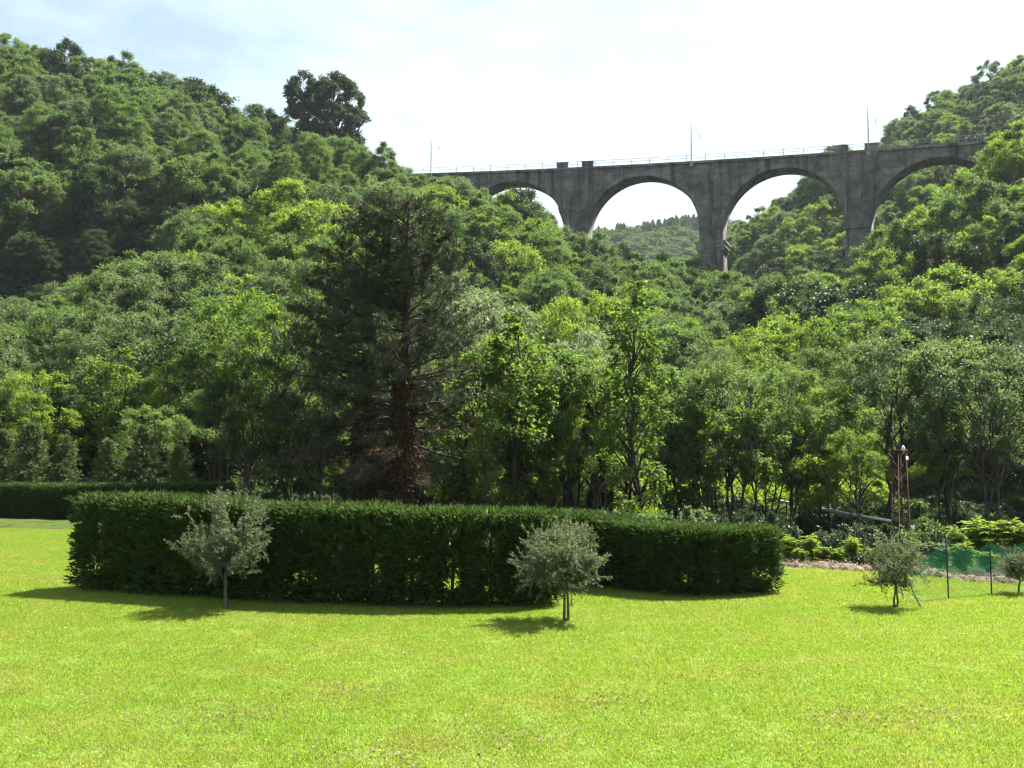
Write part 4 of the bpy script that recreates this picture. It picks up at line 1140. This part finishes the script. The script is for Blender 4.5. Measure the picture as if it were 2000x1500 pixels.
ok = in_poly(xs, ys, LAWN) & (abs(xs) < ys * .60 + 4)
xs, ys = xs[ok], ys[ok]
dens = np.sin(xs * .9 + .6 * np.sin(ys * .7)) * np.sin(ys * .8 + 1)
sc = 1.0 + .12 * dens
scatter('grass', np.stack([xs, ys, np.zeros_like(xs)], -1), np.stack([np.zeros_like(xs), np.zeros_like(xs), R.uniform(0, 6.28, xs.shape)], -1),
        np.stack([np.ones_like(xs), np.ones_like(xs), sc], -1), GP, 'short bright green mown grass of the lawn')

def lawn_litter():
    rng = np.random.default_rng(91)
    M['clover'] = leaf_mat('clover_heads', (0.62, 0.62, 0.54), (0.62, 0.62, 0.54), .3, tcol=(1, 1, 1))
    M['litter'] = leaf_mat('dry_leaf', (0.17, 0.115, 0.065), (0.17, 0.115, 0.065), .2, tcol=(1, 1, 1))
    for nm, mat, n, lo, hi, lab in (('clover_flowers', 'clover', 420, .012, .024, 'tiny pale clover heads sprinkled over the mown lawn'),
                                    ('dry_litter', 'litter', 2600, .02, .055, 'dry grass clippings and fallen bits scattered in the mown lawn')):
        y = 10 + 20 * rng.random(n) ** 1.6; x = rng.uniform(-.56, .56, n) * y
        if nm == 'dry_litter':
            k = n // 2                                            # gathered in a few worn spots
            c = np.array([on_ground(a, b) for a, b in ((690, 1350), (1640, 1405), (1000, 1440), (430, 1400), (1830, 1400), (1200, 1370), (760, 1480))])
            j = rng.integers(0, len(c), k)
            x[:k] = c[j, 0] + rng.normal(size=k) * .45; y[:k] = c[j, 1] + rng.normal(size=k) * .28
        q = in_poly(x, y, LAWN); x, y = x[q], y[q]; m = len(x)
        L = Leaves()
        L.add(np.stack([x, y, rng.uniform(.03, .05, m)], -1), rng.normal(size=(m, 3)) * np.array([1, 1, .3]), rng.normal(size=(m, 3)) * .4 + np.array([0, 0, 1]), rng.uniform(lo, hi, m), rng.uniform(lo, hi, m) * .7)
        tag(link(nm, L.mesh(nm, M[mat])), lab, None, None, 'stuff')
lawn_litter()

# ------------------------------------------------------------------ the lone dark tree on the crest
PROTO['lone0'] = broadleaf(701, 12, .36, round_prof(3.5, .5), 120, .75, 16, 22, .24, .15, .2, .3, mat_leaf='lone', nm='lone_oak', inner=.15)
PROTO['lone1'] = broadleaf(702, 12, .62, round_prof(1.7, .5), 34, .7, 16, 22, .24, .15, .2, .2, mat_leaf='lone', nm='lone_oak')
top_tree('oak_tree', 'lone big dark oak standing out on the wooded crest against the sky', 'tree', 658, 157, 203, 'lone0', None, 1.0, 'lone oaks on the crest')
top_tree('oak_tree', 'smaller dark tree leaning out from the lone big oak on the crest', 'tree', 586, 150, 204, 'lone1', None, 1.0, 'lone oaks on the crest')

# ------------------------------------------------------------------ hillside wood
def hillside():
    rng = np.random.default_rng(77)
    pts = []
    y = 57.0
    while y < 330:
        sp = 5.0 if y < 90 else (6.0 if y < 135 else (6.3 if y < 230 else 7.2))
        xa, xb = -.60 * y, .60 * y
        x = xa + rng.uniform(0, sp)
        while x < xb:
            pts.append((x + rng.uniform(-.3, .3) * sp, y + rng.uniform(-.33, .33) * sp)); x += sp
        y += sp * .92
    P = np.array(pts)
    # keep clear of the viaduct and of the valley-floor trees
    s0 = np.array([np.hypot(HX + 2.6 * np.sin(HT) - x, HY + 2.6 * np.cos(HT) - y).min() for x, y in P])
    pier_d = np.min([np.hypot(P[:, 0] - via(k * SPAN, 2.6, 0)[0], P[:, 1] - via(k * SPAN, 2.6, 0)[1]) for k in PIERS], axis=0)
    z = ground(P[:, 0], P[:, 1])
    u = 1000 + FPX * P[:, 0] / P[:, 1]
    deck_here = np.interp(P[:, 0], HX, zd(HS))
    near_bridge = s0 < 6.5
    ok = (~near_bridge | ((z + 11 < deck_here - 8) & (pier_d > 6)))
    ok &= ~((P[:, 1] < 64) & (u > 820) & (u < 1000))
    yq = P[:, 1]
    ok &= ~((u > 985) & (u < 1270) & (yq < 77))
    ok &= ~((u > 840) & (u < 1720) & (yq < 68.5))
    ok &= ~((u < 460) & (yq > 70) & (yq < 84) & (np.sin(P[:, 0] * .3) < .3))
    P, z, u = P[ok], z[ok], u[ok]
    n = len(P)
    rnd = rng.random((n, 4))
    kind, mat, H, wide = [], [], [], []
    nsx = np.sin(P[:, 0] * .09 + 1.7 * np.sin(P[:, 1] * .05)) * np.sin(P[:, 1] * .08 + .3)
    for i in range(n):
        ui, yi, a, b, c = u[i], P[i, 1], rnd[i, 0], rnd[i, 1], rnd[i, 2]
        big = yi > 146 and yi < 240 and ui < 800
        h = 7.6 if yi < 80 else 8.6
        h *= .68 + .70 * b
        if nsx[i] > .35: h *= 1.12
        if big: k_ = 'tall%d' % int(a * 2) if c < .45 else 'far%d' % int(a * 4); h *= 1.18
        else: k_ = 'far%d' % int(a * 4)
        if yi < 95: k_ = 'near%d' % int(a * 4); h *= 1.0
        m = 'locust'
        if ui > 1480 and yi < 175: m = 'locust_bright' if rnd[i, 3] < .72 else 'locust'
        elif ui < 700 and yi > 140: m = 'locust_grey' if rnd[i, 3] < .42 else 'locust'
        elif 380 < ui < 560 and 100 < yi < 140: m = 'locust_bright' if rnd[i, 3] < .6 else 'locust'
        elif ui < 420 and yi < 140: m = 'locust_grey' if rnd[i, 3] < .55 else 'locust'
        else: m = ('locust', 'locust', 'locust_grey', 'locust_bright')[int(rnd[i, 3] * 4)]
        if (ui < 390 and 129 < yi < 154) or (400 < ui < 640 and 136 < yi < 157): m = 'oak'; h *= .68      # ivy-hung steep bank and hollow, shade put in as dark leaf colour
        if ui > 1740 and 60 < yi < 92 and c < .8: m = 'oak'; h *= .9  # shade of the lower wood painted in by darker leaves
        if c > .89: k_ = 'oak%d' % int(a * 2); m = None
        kind.append(k_); mat.append(m); H.append(h); wide.append(rng.uniform(.92, 1.22))
    H, wide = np.array(H), np.array(wide)
    # how much of each crown can be seen from the lawn
    W_, H_ = 500, 375
    cov = np.zeros((H_, W_), bool)
    order = np.argsort(P[:, 1])
    vis = np.zeros(n, int); pxs = np.zeros(n); pys = np.zeros(n)
    yy, xx = np.mgrid[0:H_, 0:W_]
    yg = 50.0
    cols = np.arange(W_) * 4 + 2
    for i in order:
        while yg < P[i, 1] - 2:
            gx = (cols - 1000) / FPX * yg
            gy = to_px(gx, np.full(W_, yg), ground(gx, np.full(W_, yg)))[1] / 4
            cov |= yy >= gy[None]; yg += 3
        cz = z[i] + H[i] * .58
        a_, b_ = to_px(P[i, 0], P[i, 1], cz)
        pxs[i], pys[i] = a_, b_
        rx = 3.6 * H[i] / 10 * wide[i] * FPX / P[i, 1] / 4; ry = H[i] * .42 * FPX / P[i, 1] / 4
        x0, x1 = int(max(0, a_ / 4 - rx)), int(min(W_, a_ / 4 + rx + 1)); y0, y1 = int(max(0, b_ / 4 - ry)), int(min(H_, b_ / 4 + ry + 1))
        if x1 <= x0 or y1 <= y0: continue
        mk = ((xx[y0:y1, x0:x1] - a_ / 4) / rx) ** 2 + ((yy[y0:y1, x0:x1] - b_ / 4) / ry) ** 2 < 1
        sub = cov[y0:y1, x0:x1]
        vis[i] = int((mk & ~sub).sum()); sub |= mk
    return P, z, kind, mat, H, wide, vis, pxs, pys
P, Z, KIND, MAT, HH, WIDE, VIS, PXS, PYS = hillside()
LAND = [  # what the photograph shows at that spot, for telling the trees of the wood apart
 (60, 120, 'top of the high crest at the picture edge'), (200, 150, 'crest beside its highest point'), (330, 180, 'falling crest line halfway to the lone oak'), (460, 225, 'crest dip before the lone oak'), (560, 250, 'crest just before the lone oak'),
 (60, 260, 'upper slope below the high crest'), (190, 260, 'upper slope under the crest shoulder'), (320, 270, 'slope bulge under the falling crest line'), (440, 310, 'hollow below the crest dip'), (560, 330, 'slope below the lone oak towards the crest'),
 (680, 320, 'slope straight below the lone oak'), (770, 340, 'slope between the lone oak and the viaduct end'), (850, 370, 'slope directly below the viaduct end'), (940, 400, 'slope under the half-hidden arch'), (1060, 440, 'shoulder below the half-hidden arch opening'),
 (60, 400, 'dark bank at the picture edge'), (190, 400, 'dark bank under the upper slope'), (320, 400, 'dark bank beside the bright knoll'), (450, 420, 'bright knoll below the dark hollow'), (570, 450, 'rise between the bright knoll and the pine tops'),
 (680, 420, 'slope right behind the pine tops'), (800, 460, 'slope beside the lit pine top'), (920, 480, 'slope below the half-hidden arch and beside the pines'), (1040, 520, 'slope under the first full pier'), (1160, 490, 'slope under the first full pier foot'),
 (1270, 500, 'saddle under the widest arch opening'), (1390, 540, 'slope at the foot of the corbelled middle pier'), (60, 560, 'dark hollow above the back hedge at the picture edge'), (190, 560, 'lower ridge above the pointed young locust'), (320, 540, 'lower ridge below the bright knoll'),
 (450, 560, 'lower ridge beside the pine flank'), (60, 680, 'slope foot above the forked locust'), (200, 660, 'slope foot behind the pointed young locust'), (360, 660, 'slope foot above the light green locust'), (980, 600, 'slope above the full-crowned alder'),
 (1090, 600, 'slope above the large silvery willow'), (1200, 600, 'slope behind the tallest alder top'), (1320, 610, 'slope beyond the tallest alder'), (1420, 640, 'valley slope above the leaning-stem locust'), (1500, 570, 'slope in the valley notch'),
 (1600, 530, 'sunny slope under the third arch'), (1600, 640, 'sunny slope above the flat-topped locust'), (1720, 520, 'sunny slope at the last pier foot'), (1720, 630, 'sunny slope above the lattice mast'), (1840, 450, 'sunny slope before the last arch'),
 (1840, 580, 'sunny slope below the last arch'), (1950, 380, 'sunny slope where the viaduct meets the hill'), (1950, 500, 'sunny slope at the picture edge'), (1950, 620, 'sunny slope above the last tall locust'), (1480, 450, 'shaded hill seen through the third arch'),
 (1590, 440, 'shaded hill filling the third arch'), (1760, 400, 'shaded hill seen through the last arch'), (1860, 350, 'shaded hill filling the top of the last arch'), (1760, 270, 'hill rising behind the viaduct mast'), (1870, 220, 'hill crest behind the viaduct'), (1960, 170, 'highest hill crest behind the viaduct'),
 (1550, 360, 'hill skyline seen in the third arch'), (1500, 820, 'shade behind the flat-topped locust'), (1850, 820, 'shade behind the largest feathery locust'), (1150, 800, 'shade behind the thicket stems'), (700, 700, 'shade behind the pines'), (300, 780, 'shade behind the young conifers')]
WORDN = ['first', 'second', 'third', 'fourth', 'fifth', 'sixth', 'seventh', 'eighth', 'ninth', 'tenth', 'eleventh', 'twelfth', 'thirteenth', 'fourteenth', 'fifteenth', 'sixteenth']
order = np.argsort(-VIS)
MAXT = 290
things = [i for i in order[:MAXT] if VIS[i] >= 12]
rest = [i for i in range(len(P)) if i not in set(things)]
la = np.array([(a, b) for a, b, _ in LAND], float)
byl = {}
for i in things:
    k = int(np.argmin(np.hypot(la[:, 0] - PXS[i], la[:, 1] - PYS[i]))); byl.setdefault(k, []).append(i)
CN = {'oak': 'shade-darkened', 'locust': 'mid-green', 'locust_bright': 'yellow-green', 'locust_grey': 'grey-green', None: 'dark'}
SHADOWED = {}
for k, ids in byl.items():
    sub = {}
    for i in ids: sub.setdefault((MAT[i], KIND[i][:3] == 'oak'), []).append(i)
    for (m, oak), jj in sub.items():
        jj.sort(key=lambda q: PXS[q])
        for r_, i in enumerate(jj):
            nm = 'oak_tree' if oak else 'locust_tree'
            kindw = 'oak' if oak else ('tall locust' if KIND[i][:4] == 'tall' else 'locust')
            if len(jj) == 1: lab = 'only %s %s on the %s' % (CN[m], kindw, LAND[k][2])
            else: lab = '%s %s %s from the left on the %s' % (CN[m], kindw, WORDN[min(r_, 15)], LAND[k][2])
            lab = ' '.join(lab.split()[:16])
            plant_tree(nm, lab, 'tree', P[i, 0], P[i, 1], KIND[i], HH[i], m, 'trees of the hillside wood', None, None, WIDE[i])
def wood_stuff(name, ids, label):
    for key in sorted(set((KIND[i], MAT[i]) for i in ids), key=str): pass
    srcs, keys = [], []
    for i in ids:
        key = (KIND[i], MAT[i])
        if key not in keys:
            keys.append(key)
            me = PROTO[KIND[i]][1]
            if MAT[i]:
                if key not in PROTO: PROTO[key] = with_mat(me, MAT[i])
                me = PROTO[key]
            srcs.append(bpy.data.objects.new('crown_shape', me))
    pts = np.stack([P[ids, 0], P[ids, 1], Z[ids] - .1], -1)
    k = np.array([HH[i] / PROTO[KIND[i]][2] for i in ids])
    o = scatter(name, pts, np.stack([0 * k, 0 * k, R.uniform(0, 6.28, len(ids))], -1), np.stack([k * WIDE[ids], k * WIDE[ids], k], -1), srcs, label)
    a = o.data.attributes['pick']; a.data.foreach_set('value', np.array([keys.index((KIND[i], MAT[i])) for i in ids], np.int32))
wood_stuff('hillside_wood', np.array(rest), 'closed mass of wood on the valley slopes between the single trees')

# far hill seen through the middle arch
def far_hill():
    rng = np.random.default_rng(9)
    n = 1500
    Y = rng.uniform(430, 760, n); px = rng.uniform(1080, 1500, n); X = (px - 1000) / FPX * Y
    z = ground(X, Y)
    s = rng.uniform(.65, 1.0, n)
    srcs = [bpy.data.objects.new('crown_shape', PROTO[('far%d' % i, 'locust')] if ('far%d' % i, 'locust') in PROTO else PROTO['far%d' % i][1]) for i in range(4)]
    scatter('distant_wood', np.stack([X, Y, z - .5], -1), np.stack([0 * s, 0 * s, rng.uniform(0, 6.28, n)], -1), np.stack([s * 1.3, s * 1.3, s], -1), srcs, 'pale distant wooded hill seen under the middle arch')
    # dark conifer stand on its crest
    m = 150
    pxc = np.concatenate([rng.uniform(1258, 1300, 45), rng.uniform(1300, 1372, 65), rng.uniform(1150, 1185, 20), rng.uniform(1205, 1222, 20)])
    Yc = rng.uniform(690, 715, m); Xc = (pxc - 1000) / FPX * Yc; zc = ground(Xc, Yc)
    sc_ = rng.uniform(2.2, 3.1, m)
    scatter('distant_conifers', np.stack([Xc, Yc, zc], -1), np.stack([0 * sc_, 0 * sc_, rng.uniform(0, 6.28, m)], -1), np.stack([sc_ * .8, sc_ * .8, sc_], -1),
            [bpy.data.objects.new('crown_shape', PROTO['conifer0'][1])], 'dark conifer stand on the distant hill crest')
far_hill()

# undergrowth between the trunks
def undergrowth():
    rng = np.random.default_rng(33)
    n = 4200
    Y = 34 + 130 * rng.random(n) ** 1.3; px = rng.uniform(-150, 2150, n); X = (px - 1000) / FPX * Y
    ok = ~in_poly(X, Y, [(a, b + .9) for a, b in LAWN]) & ~((Y < 47.5) & (px < 430)) & ~((Y < 36) & (px > 1480))
    ok &= ~((Y < 40) & (px < 900)) & ~((Y < 50) & (px > 1430)) & ~((Y < 86) & (px > 1700) & (rng.random(n) < .25))
    X, Y = X[ok], Y[ok]; n = len(X); z = ground(X, Y) - .15
    s = rng.uniform(.55, 1.15, n) * np.where(Y > 70, 1.4, .8)
    srcs = [bpy.data.objects.new('bush_shape', with_mat(PROTO['bush0'][1], 'locust')), bpy.data.objects.new('bush_shape', PROTO['bush1'][1]), bpy.data.objects.new('bush_shape', with_mat(PROTO['bush0'][1], 'oak'))]
    scatter('undergrowth', np.stack([X, Y, z], -1), np.stack([0 * s, 0 * s, rng.uniform(0, 6.28, n)], -1), np.stack([s * 1.2, s * 1.2, s], -1), srcs, 'low brambles and bushes under the valley trees')
undergrowth()
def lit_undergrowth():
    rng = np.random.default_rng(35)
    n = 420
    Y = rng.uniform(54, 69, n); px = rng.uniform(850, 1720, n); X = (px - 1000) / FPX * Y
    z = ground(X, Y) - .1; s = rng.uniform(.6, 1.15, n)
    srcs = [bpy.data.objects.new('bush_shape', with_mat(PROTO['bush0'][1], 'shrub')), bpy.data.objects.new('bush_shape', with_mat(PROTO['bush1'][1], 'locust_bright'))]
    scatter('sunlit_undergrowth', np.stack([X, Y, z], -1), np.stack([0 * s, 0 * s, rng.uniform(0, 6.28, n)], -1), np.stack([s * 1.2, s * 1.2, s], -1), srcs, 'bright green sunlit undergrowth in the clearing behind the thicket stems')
lit_undergrowth()
# ------------------------------------------------------------------ summer haze in the valley air
def haze():
    q = Tubes(); q.box((-1000, -330, -3.5), (1060, 1520, 215))
    m, n, l = new_mat('haze_air')
    out = n.new('ShaderNodeOutputMaterial'); v = n.new('ShaderNodeVolumePrincipled')
    v.inputs['Color'].default_value = (0.80, 0.90, 1.0, 1); v.inputs['Density'].default_value = 0.00008; v.inputs['Anisotropy'].default_value = 0.3
    l.new(v.outputs[0], out.inputs['Volume'])
    tag(link('haze', q.mesh('haze', m, False)), 'thin bluish summer haze in the valley air', None, None, 'stuff')
haze()
print('hill trees', len(things), 'rest', len(rest), 'objects', len(S.objects))
